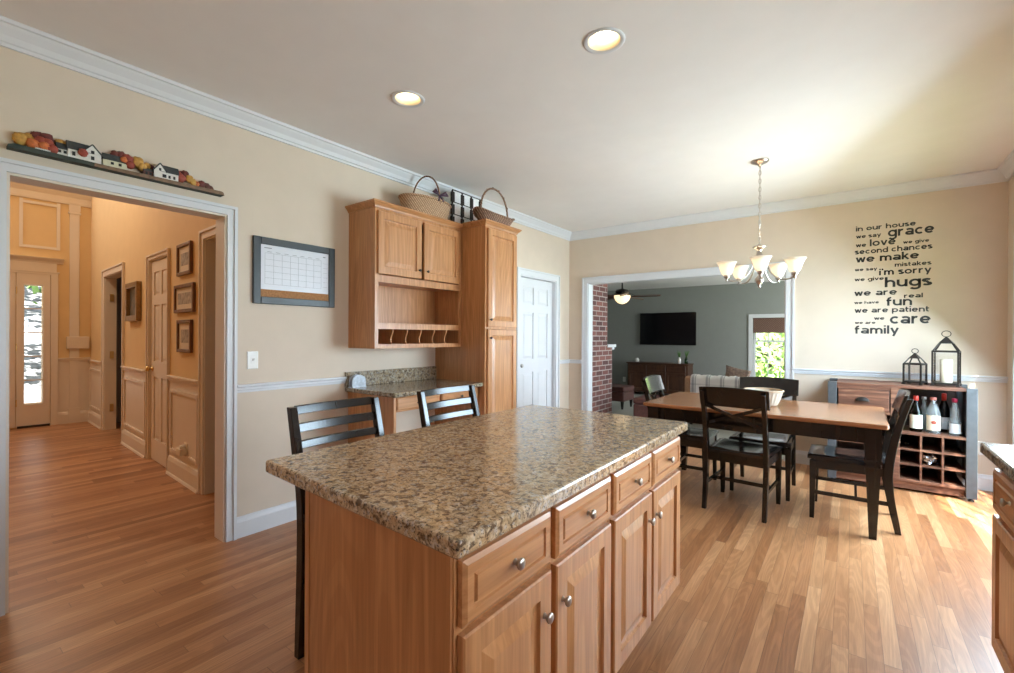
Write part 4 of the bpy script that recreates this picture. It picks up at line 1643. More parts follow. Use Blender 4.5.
# ------------------------------------------------------------------ dining table and chairs
t = thing('dining_table', 'long dining table with a chestnut top on a black tapered base', 'table', (-0.592, 4.235, 0), math.radians(-0.8))
hx, hy = 0.797, 0.488
b = B()
slab(b, -hx, hx, -hy, hy, 0.728, 0.757, 0.006, 0.02)
make('tabletop', b, M['tabletop'], t)
b = B()
for s in (-1, 1):
    b.box(-hx + .115, hx - .115, s * (hy - .075) - .011, s * (hy - .075) + .011, 0.618, 0.7275)
    b.box(s * (hx - .075) - .011, s * (hx - .075) + .011, -hy + .115, hy - .115, 0.618, 0.7275)
make('apron', b, M['black'], t)
for sx in (-1, 1):
    for sy in (-1, 1):
        b = B()
        cx, cy = sx * (hx - .078), sy * (hy - .078)
        for (z0, z1, a0, a1) in ((0.0, 0.46, .040, .078), (0.46, 0.474, .090, .090), (0.474, 0.486, .078, .078), (0.486, 0.498, .072, .072), (0.498, 0.515, .094, .094), (0.515, 0.535, .082, .082), (0.535, 0.7275, .088, .088)):
            b.frust((cx - a0 / 2, cx + a0 / 2, cy - a0 / 2, cy + a0 / 2), z0, (cx - a1 / 2, cx + a1 / 2, cy - a1 / 2, cy + a1 / 2), z1)
        make('leg', b, M['black'], t)


def chair(label, loc, rz):
    t = thing('dining_chair', label, 'chair', loc, rz, 'dining chairs around the table')
    HW = 0.205
    path = smooth_path([(0, -0.245, 0), (0, -0.20, 0.26), (0, -0.195, 0.44), (0, -0.235, 0.68), (0, -0.30, 0.905)], 18)

    def yb(z):
        for p, q in zip(path, path[1:]):
            if p.z <= z <= q.z:
                return p.y + (q.y - p.y) * (z - p.z) / (q.z - p.z)
        return path[-1].y
    for s in (-1, 1):
        b = B()
        leg_path(b, [(s * HW, p.y, p.z) for p in path], [0.030 + .004 * math.sin(PI * min(1, p.z / .9)) for p in path], [0.034 + 0.016 * math.sin(PI * min(1, p.z / .9)) for p in path])
        make('back_leg', b, M['black'], t, 0.004)
        b = B()
        leg_path(b, [(s * 0.205, 0.235, 0), (s * 0.205, 0.228, 0.42)], [0.028, 0.042], [0.028, 0.042])
        make('front_leg', b, M['black'], t, 0.003)
    # broad curved top rail in front of the posts
    b = B()
    n = 12
    RW_ = 0.236
    cols = []
    for k in range(n + 1):
        x = -RW_ + 2 * RW_ * k / n
        c = 1 - (x / RW_) ** 2
        col_ = []
        for z, off in ((0.792 + .010 * (1 - c) * 0, 0), (0.93 + 0.012 * c, 0)):
            y = yb(min(z, .9)) + 0.026 - 0.02 * c - (max(0, z - .9) * .3)
            col_.append((x, y, z))
        cols.append([b.v((x, col_[0][1] - .010, col_[0][2])), b.v((x, col_[0][1] + .010, col_[0][2])), b.v((x, col_[1][1] + .010, col_[1][2])), b.v((x, col_[1][1] - .010, col_[1][2]))])
    b.f(cols[0][::-1])
    b.f(cols[-1])
    for p, q in zip(cols, cols[1:]):
        for i in range(4):
            j = (i + 1) % 4
            b.f([p[i], p[j], q[j], q[i]])
    make('top_rail', b, M['black'], t, 0.004)
    for s in (-1, 1):
        b = B()
        pts = [(s * HW * .93 * (1 - 2 * k / 6), yb(.80 - (.80 - .655) * k / 6) + .012 * s * .4 - .014 * (1 - (1 - 2 * k / 6) ** 2), .80 - (.80 - .655) * k / 6) for k in range(7)]
        for p, q in zip(pts, pts[1:]):
            b.bar(p, q, 0.012, 0.024, (0, 0, 1))
        make('cross_slat', b, M['black'], t)
    b = B()
    n = 8
    pts = [(-HW + .012 + (2 * HW - .024) * k / n, yb(.63) - .016 * (1 - (1 - 2 * k / n) ** 2), 0.632) for k in range(n + 1)]
    for p, q in zip(pts, pts[1:]):
        b.bar(p, q, 0.016, 0.030, (0, 0, 1))
    make('lower_rail', b, M['black'], t)
    b = B()
    seat_mesh(b, 0.40, 0.455, -0.205, 0.262, 0.462, 0.03, 0.016)
    make('seat', b, M['seat'], t, 0)
    b = B()
    for s in (-1, 1):
        b.bar((s * HW, -0.18, 0.40), (s * .205, 0.215, 0.395), 0.018, 0.062)
    b.bar((-HW + .015, -0.196, 0.40), (HW - .015, -0.196, 0.40), 0.02, 0.062)
    b.bar((-.19, 0.232, 0.395), (.19, 0.232, 0.395), 0.02, 0.065)
    make('apron', b, M['black'], t)
    for p0, p1 in (((-HW, -.215, .19), (-.205, .225, .19)), ((HW, -.215, .19), (.205, .225, .19)), ((-HW + .008, -.02, .19), (HW - .008, -.02, .19))):
        b = B()
        b.bar(p0, p1, 0.016, 0.026)
        make('stretcher', b, M['black'], t, 0.002)
    return t


ch = chair('black cross-back dining chair on the near side of the table, back toward the island', (-0.668, 3.935, 0), math.radians(-4))
copy_tree(ch, (-0.600, 4.515, 0), PI, 'black cross-back dining chair on the far side of the table facing the island')
copy_tree(ch, (0.015, 4.205, 0), PI / 2, 'black cross-back dining chair pushed in at the table end beside the rustic bar cabinet')
copy_tree(ch, (-1.215, 4.285, 0), math.radians(-88), 'black cross-back dining chair pushed in at the table end nearest the fireplace')

M['bowl'] = plain('cream_ribbed_bowl', (0.52, 0.46, 0.37), 0.55, vary=0.06)
M['bowlin'] = plain('tan_bowl_inside', (0.50, 0.36, 0.24), 0.6, vary=0.1)
t = thing('ribbed_bowl', 'deep cream ribbed bowl in the middle of the dining table', 'bowl', (-0.565, 4.235, 0.7575))
b = B()
prof = [(0.088, 0), (0.092, 0.006)]
seg = 48
rings = []
for r_, z in [(0.085, 0), (0.100, 0.01), (0.118, 0.052), (0.132, 0.098), (0.142, 0.120)]:
    rings.append([b.v(((r_ + (0.002 if k % 2 else -0.002) * (1 if 0 < z < .118 else 0)) * math.cos(2 * PI * k / seg), (r_ + (0.002 if k % 2 else -0.002) * (1 if 0 < z < .118 else 0)) * math.sin(2 * PI * k / seg), z)) for k in range(seg)])
b.f(rings[0][::-1])
for p, q in zip(rings, rings[1:]):
    for k in range(seg):
        b.f([p[k], p[(k + 1) % seg], q[(k + 1) % seg], q[k]])
inner = [[b.v((r_ * math.cos(2 * PI * k / seg), r_ * math.sin(2 * PI * k / seg), z)) for k in range(seg)] for r_, z in [(0.134, 0.120), (0.122, 0.094), (0.108, 0.055), (0.085, 0.018)]]
for p, q in zip([rings[-1]] + inner, inner):
    for k in range(seg):
        b.f([p[k], p[(k + 1) % seg], q[(k + 1) % seg], q[k]])
b.f(inner[-1])
make('body', b, M['bowl'], t)
b = B()
b.tube([(0.139 * math.cos(2 * PI * k / 40), 0.139 * math.sin(2 * PI * k / 40), 0.121) for k in range(40)], 0.007, 8, True)
make('rim', b, M['bowlin'], t)

# ------------------------------------------------------------------ rustic bar cabinet
CX0, CX1, CY0, CY1, CZ = -0.165, 0.812, 5.150, 5.606, 0.905
t = thing('bar_cabinet', 'rustic wooden bar cabinet with grey steel posts, a drawer and wine cubbies', 'cabinet', (CX0, CY0, 0))
w, D = CX1 - CX0, CY1 - CY0
for xa in (0, w - 0.066):
    for ya in (0, D - 0.05):
        b = B()
        b.box(xa, xa + 0.066, ya, ya + 0.05, 0.022, CZ)
        p = make('post', b, M['steel'], t, 0.003)
        b = B()
        b.lathe([(0.02, 0), (0.02, 0.012), (0.01, 0.012), (0.01, 0.022)], (xa + 0.033, ya + 0.025, 0), 14)
        make('foot', b, M['dkmetal'], p)
b = B()
b.box(0.0665, w - 0.0665, 0.004, D, 0.878, 0.903)
make('top', b, M['rustic'], t, 0.003)
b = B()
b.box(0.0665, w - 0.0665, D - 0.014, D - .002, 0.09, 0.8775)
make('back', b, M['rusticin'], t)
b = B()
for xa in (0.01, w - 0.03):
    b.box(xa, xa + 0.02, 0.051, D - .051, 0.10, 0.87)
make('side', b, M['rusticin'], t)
XM = 0.500
b = B()
b.box(XM - .055, XM + .008, 0.004, 0.03, 0.10, 0.8775)
b.box(XM - .012, XM + .008, 0.03, D - .015, 0.10, 0.8775)
make('centre_upright', b, M['rustic'], t, 0.002)
b = B()
b.box(0.0665, w - 0.0665, 0.006, D - .015, 0.085, 0.109)
b.box(0.0665, w - 0.0665, 0.03, D - .015, 0.022, 0.085)
make('plinth', b, M['rustic'], t, 0.002)
b = B()
b.box(0.0665, XM - .055, 0.006, 0.025, 0.852, 0.877)
b.box(0.0665, XM - .055, 0.006, D - .015, 0.640, 0.662)
make('drawer_rail', b, M['rustic'], t)
b = B()
b.panel(0.078, XM - .065, 0.668, 0.848, 0.002, 0.02, [(0, 0.002), (0.002, 0)])
dr = make('drawer', b, M['rustic'], t)
b = B()
for k in range(9):
    pass
pr = [(0.0, 0.0), (0.014, -0.012), (0.026, -0.022), (0.032, -0.024), (0.032, -0.020), (0.01, 0.0)]
b.lathe([(0.001, -0.001), (0.012, -0.010), (0.018, -0.02), (0.020, -0.034)], (0, 0, 0), 12)
b.bm.clear()
cx_, cz_ = 0.252, 0.762
ring = []
for a in range(0, 13):
    th = PI * a / 12
    ring.append([b.v((cx_ + 0.048 * math.cos(th) * s_, 0.002 - y_, cz_ - 0.016 + 0.036 * math.sin(th) * s_)) for s_, y_ in ((1.0, 0.0), (0.98, 0.012), (0.80, 0.022), (0.4, 0.027), (0.05, 0.028))])
for p, q in zip(ring, ring[1:]):
    for i in range(4):
        b.f([p[i], q[i], q[i + 1], p[i + 1]])
make('cup_pull', b, M['dkmetal'], dr, 0, 0.003)
b = B()
b.box(0.0665, XM - .055, 0.02, D - .015, 0.365, 0.385)
make('shelf', b, M['rustic'], t)
b = B()
b.box(XM + .008, w - 0.0665, 0.004, D - .015, 0.488, 0.507)
make('shelf', b, M['rustic'], t)
cw = (w - 0.0665 - (XM + .008))
for k in (1, 2):
    b = B()
    xk = XM + .008 + cw * k / 3
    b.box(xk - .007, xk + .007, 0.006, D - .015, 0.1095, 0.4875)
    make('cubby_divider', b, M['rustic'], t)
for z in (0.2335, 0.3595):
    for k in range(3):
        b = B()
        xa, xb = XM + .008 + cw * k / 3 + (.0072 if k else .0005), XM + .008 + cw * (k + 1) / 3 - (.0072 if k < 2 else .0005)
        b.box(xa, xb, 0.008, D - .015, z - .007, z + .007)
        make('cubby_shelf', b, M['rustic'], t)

# bottles on the bar cabinet shelf
SHZ = 0.5075


def bottle(label, x, y, prof, mat_, capcol, caph, lab=None, labcol=(0.7, 0.68, 0.6), mark=None):
    t = thing('liquor_bottle', label, 'bottle', (x, y, SHZ), 0, 'bottles on the bar cabinet shelf')
    b = B()
    b.lathe(prof, (0, 0, 0), 20)
    make('glass', b, mat_, t)
    r_, z_ = prof[-1]
    b = B()
    b.lathe([(r_ + .003, z_ - caph * .55), (r_ + .0035, z_ + .002), (r_ + .001, z_ + .006)], (0, 0, 0), 16)
    make('cap', b, capcol, t)
    if lab:
        z0, z1, rl, half = lab
        b = B()
        n = 10
        A = [[b.v((rl * math.sin(half * (2 * k / n - 1)), -rl * math.cos(half * (2 * k / n - 1)), z)) for z in (z0, z1)] for k in range(n + 1)]
        for p, q in zip(A, A[1:]):
            b.f([p[0], q[0], q[1], p[1]])
        lo = make('label', b, labcol, t, 0, 0.0006)
        if mark:
            b = B()
            zc, hw, hh = mark
            A = [[b.v(((rl + .0012) * math.sin(hw * (2 * k / n - 1)), -(rl + .0012) * math.cos(hw * (2 * k / n - 1)), zc + s * hh * math.sqrt(max(0.02, 1 - (2 * k / n - 1) ** 2)))) for s in (-1, 1)] for k in range(n + 1)]
            for p, q in zip(A, A[1:]):
                b.f([p[0], q[0], q[1], p[1]])
            make('emblem', b, M['v_red'], lo, 0, 0.0006)
    return t


M['redcap'] = plain('red_cap', (0.55, 0.04, 0.03), 0.35, vary=0.1)
M['pinkcap'] = plain('rose_cap', (0.55, 0.18, 0.15), 0.4, vary=0.1)
M['magenta'] = plain('crimson_stopper', (0.40, 0.02, 0.07), 0.3, vary=0.1)
M['label_white'] = plain('pale_label', (0.66, 0.68, 0.58), 0.6, vary=0.06, scale=80)
M['label_cream'] = plain('cream_label', (0.70, 0.60, 0.46), 0.6, vary=0.06, scale=80)
M['label_grey'] = plain('silver_label', (0.50, 0.50, 0.52), 0.5, vary=0.1, scale=80)
big = [(0.038, 0), (0.042, 0.006), (0.043, 0.15), (0.040, 0.175), (0.022, 0.225), (0.015, 0.25), (0.014, 0.30)]
bottle('green glass bottle with red cap and pale label, leftmost on the bar cabinet shelf', 0.452, 5.255, big, M['greenglass'], M['redcap'], 0.06, (0.03, 0.145, 0.0436, 1.25), M['label_white'])
squat = [(0.043, 0), (0.047, 0.006), (0.047, 0.16), (0.040, 0.20), (0.022, 0.245), (0.018, 0.255), (0.018, 0.295)]
bottle('clear bottle with a cream label, red emblem and rose cap', 0.562, 5.26, squat, M['bottleglass'], M['pinkcap'], 0.03, (0.025, 0.150, 0.0476, 1.2), M['label_cream'], (0.093, 0.35, 0.016))
tall = [(0.033, 0), (0.036, 0.006), (0.036, 0.19), (0.030, 0.22), (0.014, 0.265), (0.013, 0.325)]
bottle('tall dark bottle with a red neck standing behind on the bar cabinet shelf', 0.640, 5.36, tall, M['darkglass'], M['redcap'], 0.10, (0.03, 0.13, 0.0366, 1.2), M['label_grey'])
dec = [(0.034, 0), (0.040, 0.006), (0.043, 0.05), (0.041, 0.10), (0.030, 0.14), (0.026, 0.175), (0.028, 0.21), (0.016, 0.24), (0.015, 0.30)]
bottle('clear ribbed bottle with a crimson stopper, rightmost on the bar cabinet shelf', 0.690, 5.235, dec, M['bottleglass'], M['magenta'], 0.05, (0.02, 0.10, 0.0438, 0.9), M['label_grey'])
bottle('slim clear bottle behind the gap between the two labelled bottles', 0.515, 5.37, [(0.030, 0), (0.033, 0.006), (0.033, 0.17), (0.014, 0.225), (0.013, 0.285)], M['bottleglass'], M['label_grey'], 0.03)
# wine bottle lying in a cubby, and a crumpled foil bag in another
b = B()
b.lathe([(0.013, 0), (0.0145, 0.002), (0.0145, 0.09), (0.036, 0.15), (0.038, 0.165), (0.038, 0.30), (0.03, 0.305)], (0.388, 5.170, 0.3595 + 0.007 + 0.0385), 20, 'Y')
tag(make('wine_bottle', b, M['darkglass']), 'wine bottle lying neck out in the top left cubby', 'bottle')
M['foil'] = plain('silver_foil', (0.62, 0.62, 0.64), 0.22, 0.85, vary=0.2, scale=50, bmp=0.8)
rr = random.Random(5)
b = B()
b.sphere((0, 0, 0.048), 0.054, 18, 12, 1.0, 1.6, 0.86, 0.22)
for v_ in b.bm.verts:
    v_.co.z = max(0.0, v_.co.z)
    v_.co.x = max(-.053, min(.053, v_.co.x))
for fa in b.bm.faces:
    fa.smooth = False
o = make('foil_bag', b, M['foil'])
o.location = (0.5405, 5.27, 0.2335 + 0.0075)
tag(o, 'crumpled silver foil bag in the middle cubby', 'bag')

# lanterns on top of the bar cabinet


def lantern(label, loc, rz, a, hb, hm, ha, hr):
    t = thing('candle_lantern', label, 'lantern', loc, rz, 'lanterns on the bar cabinet')
    h_ = a / 2
    pw = 0.012
    b = B()
    for sx in (-1, 1):
        for sy in (-1, 1):
            b.box(sx * h_ - pw / 2, sx * h_ + pw / 2, sy * h_ - pw / 2, sy * h_ + pw / 2, 0.02, hb)
            b.frust((sx * h_ - .012, sx * h_ + .012, sy * h_ - .012, sy * h_ + .012), 0, (sx * h_ - .008, sx * h_ + .008, sy * h_ - .008, sy * h_ + .008), 0.02)
            b.bar((sx * h_, sy * h_, hb), (sx * h_ * .48, sy * h_ * .48, hm), 0.008, 0.008)
    for z in (0.022, hb):
        for s in (-1, 1):
            b.box(-h_, h_, s * h_ - pw / 2, s * h_ + pw / 2, z - .007, z + .007)
            b.box(s * h_ - pw / 2, s * h_ + pw / 2, -h_, h_, z - .007, z + .007)
    b.box(-h_, h_, -h_, h_, 0.016, 0.024)
    make('frame', b, M['dkmetal'], t)
    b = B()
    q = h_ * .56
    b.frust((-q, q, -q, q), hm - .006, (-q, q, -q, q), hm)
    b.frust((-q, q, -q, q), hm, (-.004, .004, -.004, .004), ha)
    make('roof_cap', b, M['dkmetal'], t)
    b = B()
    R_ = (hr - ha) / 2
    b.tube([(R_ * 1.15 * math.cos(2 * PI * k / 24), 0, ha + R_ * .95 + R_ * math.sin(2 * PI * k / 24)) for k in range(24)], 0.003, 7, True)
    make('ring', b, M['dkmetal'], t)
    for k in range(4):
        b = B()
        b.M = Matrix.Rotation(k * PI / 2, 4, 'Z')
        b.box(-h_ + .007, h_ - .007, h_ - .001, h_ + .001, 0.03, hb - .008)
        make('glass_pane', b, M['glass'], t)
    return t


lantern('small dark metal lantern on the bar cabinet, left of the tall one', (0.452, 5.35, CZ - 0.0015), math.radians(-23), 0.118, 0.178, 0.232, 0.272, 0.312)
lantern('tall dark metal lantern with a candle on the bar cabinet', (0.652, 5.36, CZ - 0.0015), math.radians(-12), 0.158, 0.292, 0.365, 0.418, 0.468)
M['wax'] = plain('ivory_wax', (0.78, 0.70, 0.52), 0.5, vary=0.03)
b = B()
b.lathe([(0.038, 0), (0.04, 0.004), (0.04, 0.195), (0.034, 0.2), (0.008, 0.196), (0.002, 0.196)], (0, 0, 0), 24)
b.tube([(0, 0, 0.195), (0.001, 0, 0.212)], 0.0015, 6)
o = make('pillar_candle', b, M['wax'])
o.location = (0.652, 5.36, CZ - 0.0015 + 0.0242)
tag(o, 'thick ivory pillar candle inside the tall lantern', 'candle')

# ------------------------------------------------------------------ wall lettering
LINES = [('in our house', 0.036, 0.477, 2.348, 0.0338), ('we say', 0.039, 0.227, 2.278, 0.0271), ('grace', 0.278, 0.601, 2.266, 0.0636), ('we', 0.037, 0.117, 2.192, 0.029), ('love', 0.144, 0.336, 2.191, 0.0476),
         ('we give', 0.388, 0.568, 2.187, 0.0221), ('second chances', 0.03, 0.589, 2.123, 0.0368), ('we make', 0.038, 0.5, 2.042, 0.0503), ('mistakes', 0.329, 0.583, 1.978, 0.0279), ('we say', 0.03, 0.2, 1.959, 0.0213),
         ("i'm sorry", 0.215, 0.583, 1.906, 0.0434), ('we give', 0.029, 0.251, 1.861, 0.0242), ('hugs', 0.257, 0.586, 1.789, 0.0675), ('we are', 0.028, 0.347, 1.716, 0.0426), ('real', 0.396, 0.527, 1.682, 0.0294),
         ('we have', 0.028, 0.216, 1.638, 0.0194), ('fun', 0.27, 0.453, 1.613, 0.0581), ('we are patient', 0.031, 0.571, 1.551, 0.0368), ('we', 0.18, 0.257, 1.481, 0.0237), ('we are', 0.033, 0.191, 1.443, 0.0193),
         ('care', 0.296, 0.581, 1.442, 0.0709), ('family', 0.032, 0.361, 1.348, 0.0561)]
M['vinyl'] = plain('charcoal_vinyl', (0.035, 0.034, 0.032), 0.6, vary=0.05)


TW = 0.26       # stroke width, in x-heights


def arc(cx, cy, rx, ry, a0, a1, n=14):
    return [(cx + rx * math.cos(math.radians(a0 + (a1 - a0) * i / n)), cy + ry * math.sin(math.radians(a0 + (a1 - a0) * i / n))) for i in range(n + 1)]


H_ = TW / 2
RY = 0.5 - H_
RX = 0.40
LO_ = H_             # left stem centre line


def stem(x, y0, y1):
    return [(x, y0), (x, y1)]


ring = arc(RX + H_, 0.5, RX, RY, 0, 360, 26)
archn = lambda x, r: arc(x + r, 0.55, r, 0.45 - H_, 180, 0) + [(x + 2 * r, 0)]
XR_ = 2 * RX + H_
GLYPH = {
    'o': ([ring], XR_ + H_), 'c': ([arc(RX + H_, 0.5, RX, RY, 48, 312, 20)], XR_ + .04),
    'e': ([[(XR_, 0.5), (H_, 0.5)], arc(RX + H_, 0.5, RX, RY, 0, 318, 24)], XR_ + H_),
    'a': ([arc(0.36 + H_, 0.70, 0.36, 0.30 - H_, 150, 0) + [(0.72 + H_, 0)], arc(0.36 + H_, 0.30, 0.36, 0.30 - H_, 0, 360, 22)], 0.72 + TW),
    'd': ([ring, stem(XR_, 0, 1.42)], XR_ + H_), 'g': ([ring, [(XR_, 1), (XR_, -0.02)] + arc(RX + H_, -0.04, RX, 0.30, 0, -150, 14)], XR_ + H_),
    'p': ([ring, stem(H_, -0.40, 1)], XR_ + H_), 'h': ([stem(H_, 0, 1.42), archn(H_, 0.36)], 0.72 + TW), 'n': ([stem(H_, 0, 1), archn(H_, 0.36)], 0.72 + TW),
    'm': ([stem(H_, 0, 1), archn(H_, 0.30), archn(H_ + 0.60, 0.30)], 1.20 + TW), 'u': ([[(H_, 1)] + arc(0.36 + H_, 0.45, 0.36, 0.45 - H_, 180, 360), stem(0.72 + H_, 0, 1)], 0.72 + TW),
    'r': ([stem(H_, 0, 1), arc(0.36 + H_, 0.50, 0.36, 0.50 - H_, 180, 72)], 0.58 + H_), 'i': ([stem(H_, 0, 1), stem(H_, 1.20, 1.42)], TW), 'l': ([stem(H_, 0, 1.42)], TW),
    't': ([[(0.20, 1.30), (0.20, 0.32)] + arc(0.20 + 0.24, 0.32, 0.24, 0.32 - H_, 180, 285), [(0, 1 - H_), (0.56, 1 - H_)]], 0.60), 'f': ([[(0.22, 0), (0.22, 1.05)] + arc(0.22 + 0.27, 1.05, 0.27, 0.37 - H_, 180, 80), [(0, 1 - H_), (0.56, 1 - H_)]], 0.60),
    'k': ([stem(H_, 0, 1.42), [(H_, 0.36), (0.74, 1.0)], [(0.34, 0.58), (0.80, 0)]], 0.88), 's': ([arc(0.36 + .03, 0.73, 0.32, 0.27 - H_, 32, 270, 12) + arc(0.36 + .03, 0.27, 0.34, 0.27 - H_, 90, -148, 12)[1:]], 0.80),
    'v': ([[(0.11, 1), (0.47, 0.03)], [(0.83, 1), (0.47, 0.03)]], 0.94), 'w': ([[(0.11, 1), (0.36, 0.03)], [(0.36, 0.03), (0.62, 0.95)], [(0.62, 0.95), (0.88, 0.03)], [(0.88, 0.03), (1.13, 1)]], 1.24),
    'y': ([[(0.11, 1), (0.47, 0.06)], [(0.83, 1), (0.33, -0.40)]], 0.94), "'": ([[(H_, 1.42), (H_, 1.05)]], TW), ' ': ([], 0.42)}


def ribbon(b, pts, kx, kz, x0, z0, y):
    n = len(pts)
    L, R = [], []
    closed = abs(pts[0][0] - pts[-1][0]) + abs(pts[0][1] - pts[-1][1]) < 1e-6
    for i in range(n):
        if closed:
            p, q = pts[(i - 1) % (n - 1)], pts[(i + 1) % (n - 1)]
        else:
            p, q = pts[max(i - 1, 0)], pts[min(i + 1, n - 1)]
        t_ = Vector((q[0] - p[0], q[1] - p[1])).normalized()
        nx, nz = -t_.y * H_, t_.x * H_
        L.append((x0 + (pts[i][0] + nx) * kx, z0 + (pts[i][1] + nz) * kz))
        R.append((x0 + (pts[i][0] - nx) * kx, z0 + (pts[i][1] - nz) * kz))
    P = [[b.v((u_, yy, w_)) for u_, w_ in Q] for Q in (L, R) for yy in (y, y + 0.0012)]
    for i in range(n - 1):
        b.f([P[0][i], P[2][i], P[2][i + 1], P[0][i + 1]])
        b.f([P[0][i], P[0][i + 1], P[1][i + 1], P[1][i]])
        b.f([P[2][i + 1], P[2][i], P[3][i], P[3][i + 1]])


t = thing('wall_lettering', 'charcoal vinyl family motto lettering on the cream wall above the bar cabinet', 'lettering', (0, YB - 0.0005, 0))
for s, xa, xb, z, h_ in LINES:
    GAP = 0.11
    wtot = sum(GLYPH[c][1] + GAP for c in s) - GAP
    kx = (xb - xa) / wtot
    b = B()
    x = xa
    for c in s:
        for st in GLYPH[c][0]:
            ribbon(b, st, kx, h_, x, z, -0.0014)
        x += (GLYPH[c][1] + GAP) * kx
    make('words', b, M['vinyl'], t)

# ------------------------------------------------------------------ chandelier and downlights
t = thing('chandelier', 'brushed nickel five-arm chandelier with upturned frosted glass shades over the table', 'chandelier', (-0.595, 4.20, CH))
b = B()
b.lathe([(0.066, -0.0005), (0.066, -0.008), (0.050, -0.020), (0.018, -0.030), (0.010, -0.045), (0.004, -0.048)], (0, 0, 0), 24)
make('canopy', b, M['nickel'], t)
b = B()
z = -0.045
k = 0
while z > -0.655:
    ax = k % 2
    pts = []
    for i in range(14):
        a = 2 * PI * i / 14
        u_, v_ = 0.0085 * math.cos(a), 0.021 * math.sin(a)
        pts.append((u_ if ax else 0, 0 if ax else u_, z - 0.019 + v_))
    b.tube(pts, 0.0024, 6, True)
    z -= 0.0335
    k += 1
b.tube([(0.003, 0, -0.04), (-0.003, 0.003, -0.3), (0.003, -0.002, -0.67)], 0.0022, 6)
make('chain', b, M['nickel'], t)
b = B()
b.lathe([(0.003, -0.66), (0.008, -0.672), (0.012, -0.68), (0.040, -0.688), (0.052, -0.70), (0.030, -0.712), (0.014, -0.73), (0.020, -0.75), (0.026, -0.768), (0.018, -0.79), (0.010, -0.80), (0.010, -0.93), (0.020, -0.94), (0.034, -0.955), (0.036, -0.975), (0.022, -0.995), (0.010, -1.01), (0.012, -1.02), (0.004, -1.032)], (0, 0, 0), 20)
make('column', b, M['nickel'], t)
R_ = 0.25
cup_z = -0.935
for k in range(5):
    a = 2 * PI * k / 5 + math.radians(64)
    ca, sa = math.cos(a), math.sin(a)
    b = B()
    pr = smooth_path([(0.012, 0, -0.80), (0.05, 0, -0.845), (0.085, 0, -0.915), (0.145, 0, -0.968), (0.215, 0, -0.972), (R_, 0, -0.948)], 20)
    b.tube([(p.x * ca, p.x * sa, p.z) for p in pr], 0.0062, 8)
    arm = make('arm', b, M['nickel'], t)
    b = B()
    b.lathe([(0.004, -0.975), (0.010, -0.968), (0.007, -0.955), (0.022, -0.945), (0.024, -0.93), (0.020, -0.918), (0.014, -0.912)], (R_ * ca, R_ * sa, 0), 16)
    make('cup', b, M['nickel'], arm)
    b = B()
    pf = [(0.028, -0.925), (0.036, -0.915), (0.045, -0.895), (0.053, -0.868), (0.062, -0.843), (0.078, -0.818)]
    b.lathe(pf + [(r_ - .003, z_) for r_, z_ in pf[::-1]], (R_ * ca, R_ * sa, 0), 28, caps=False)
    make('shade', b, M['frost'], t)
    b = B()
    b.lathe([(0.012, -0.911), (0.012, -0.895), (0.020, -0.875), (0.018, -0.86), (0.006, -0.852)], (R_ * ca, R_ * sa, 0), 14)
    make('bulb', b, M['bulb'], t)
    light('chandelier_lamp', 'POINT', (-0.595 + R_ * ca, 4.20 + R_ * sa, CH - 0.835), None, 1.3, (1.0, 0.72, 0.42), (0.02, 0.02))

for k, (cx, cy) in enumerate(DL):
    t = thing('recessed_downlight', ['lit recessed ceiling downlight above the island', 'lit recessed ceiling downlight nearer the left wall'][k], 'ceiling light', (cx, cy, CH), 0, 'recessed downlights')
    b = B()
    b.lathe([(0.077, -0.0005), (0.100, -0.0005), (0.100, -0.004), (0.092, -0.008), (0.078, -0.004)], (0, 0, 0), 36, caps=False)
    make('trim_ring', b, M['white'], t)
    b = B()
    b.lathe([(0.0775, 0.0), (0.070, 0.045), (0.060, 0.085)], (0, 0, 0), 36, caps=False)
    make('baffle', b, M['can'], t, 0, 0.002)
    b = B()
    b.lathe([(0.058, 0.084), (0.058, 0.075), (0.045, 0.062), (0.02, 0.055), (0.003, 0.054)], (0, 0, 0), 28)
    make('bulb', b, M['bulb'], t)

# ------------------------------------------------------------------ living room furniture
t = thing('fireplace', 'red brick fireplace side just inside the living room opening', 'fireplace', (BO[0] - 0.09, YB + WT + 0.013, 0))
b = B()
b.box(-1.9, 0.0, 0, 0.87, 0, 1.14)
b.box(-1.85, -0.004, 0, 0.70, 1.14, LZ - 0.001)
make('brickwork', b, M['brick'], t)
b = B()
b.box(-1.95, 0.012, 0.70, 1.00, 1.141, 1.185)
b.box(-1.93, 0.004, 0.872, 0.95, 1.105, 1.140)
make('mantel_shelf', b, M['white'], t, 0.004)

t = thing('ceiling_fan', 'dark ceiling fan with a lit glass bowl in the living room', 'ceiling fan', (-3.28, 7.8, LZ))
b = B()
b.lathe([(0.07, -0.0005), (0.06, -0.04), (0.016, -0.06), (0.013, -0.06), (0.013, -0.25), (0.03, -0.26), (0.10, -0.275), (0.125, -0.30), (0.12, -0.335), (0.07, -0.355)], (0, 0, 0), 28)
make('motor', b, M['dkmetal'], t)
M['fanlight'] = plain('lit_amber_bowl', (0.9, 0.78, 0.6), 0.4, vary=0.05, emit=(1.0, 0.72, 0.42), estr=1.6)
b = B()
b.lathe([(0.142, -0.375), (0.140, -0.415), (0.118, -0.465), (0.07, -0.51), (0.012, -0.53)], (0, 0, 0), 28)
make('light_bowl', b, M['fanlight'], t)
b = B()
b.lathe([(0.06, -0.352), (0.146, -0.36), (0.146, -0.378), (0.13, -0.378)], (0, 0, 0), 28)
make('fitter', b, M['dkmetal'], t)
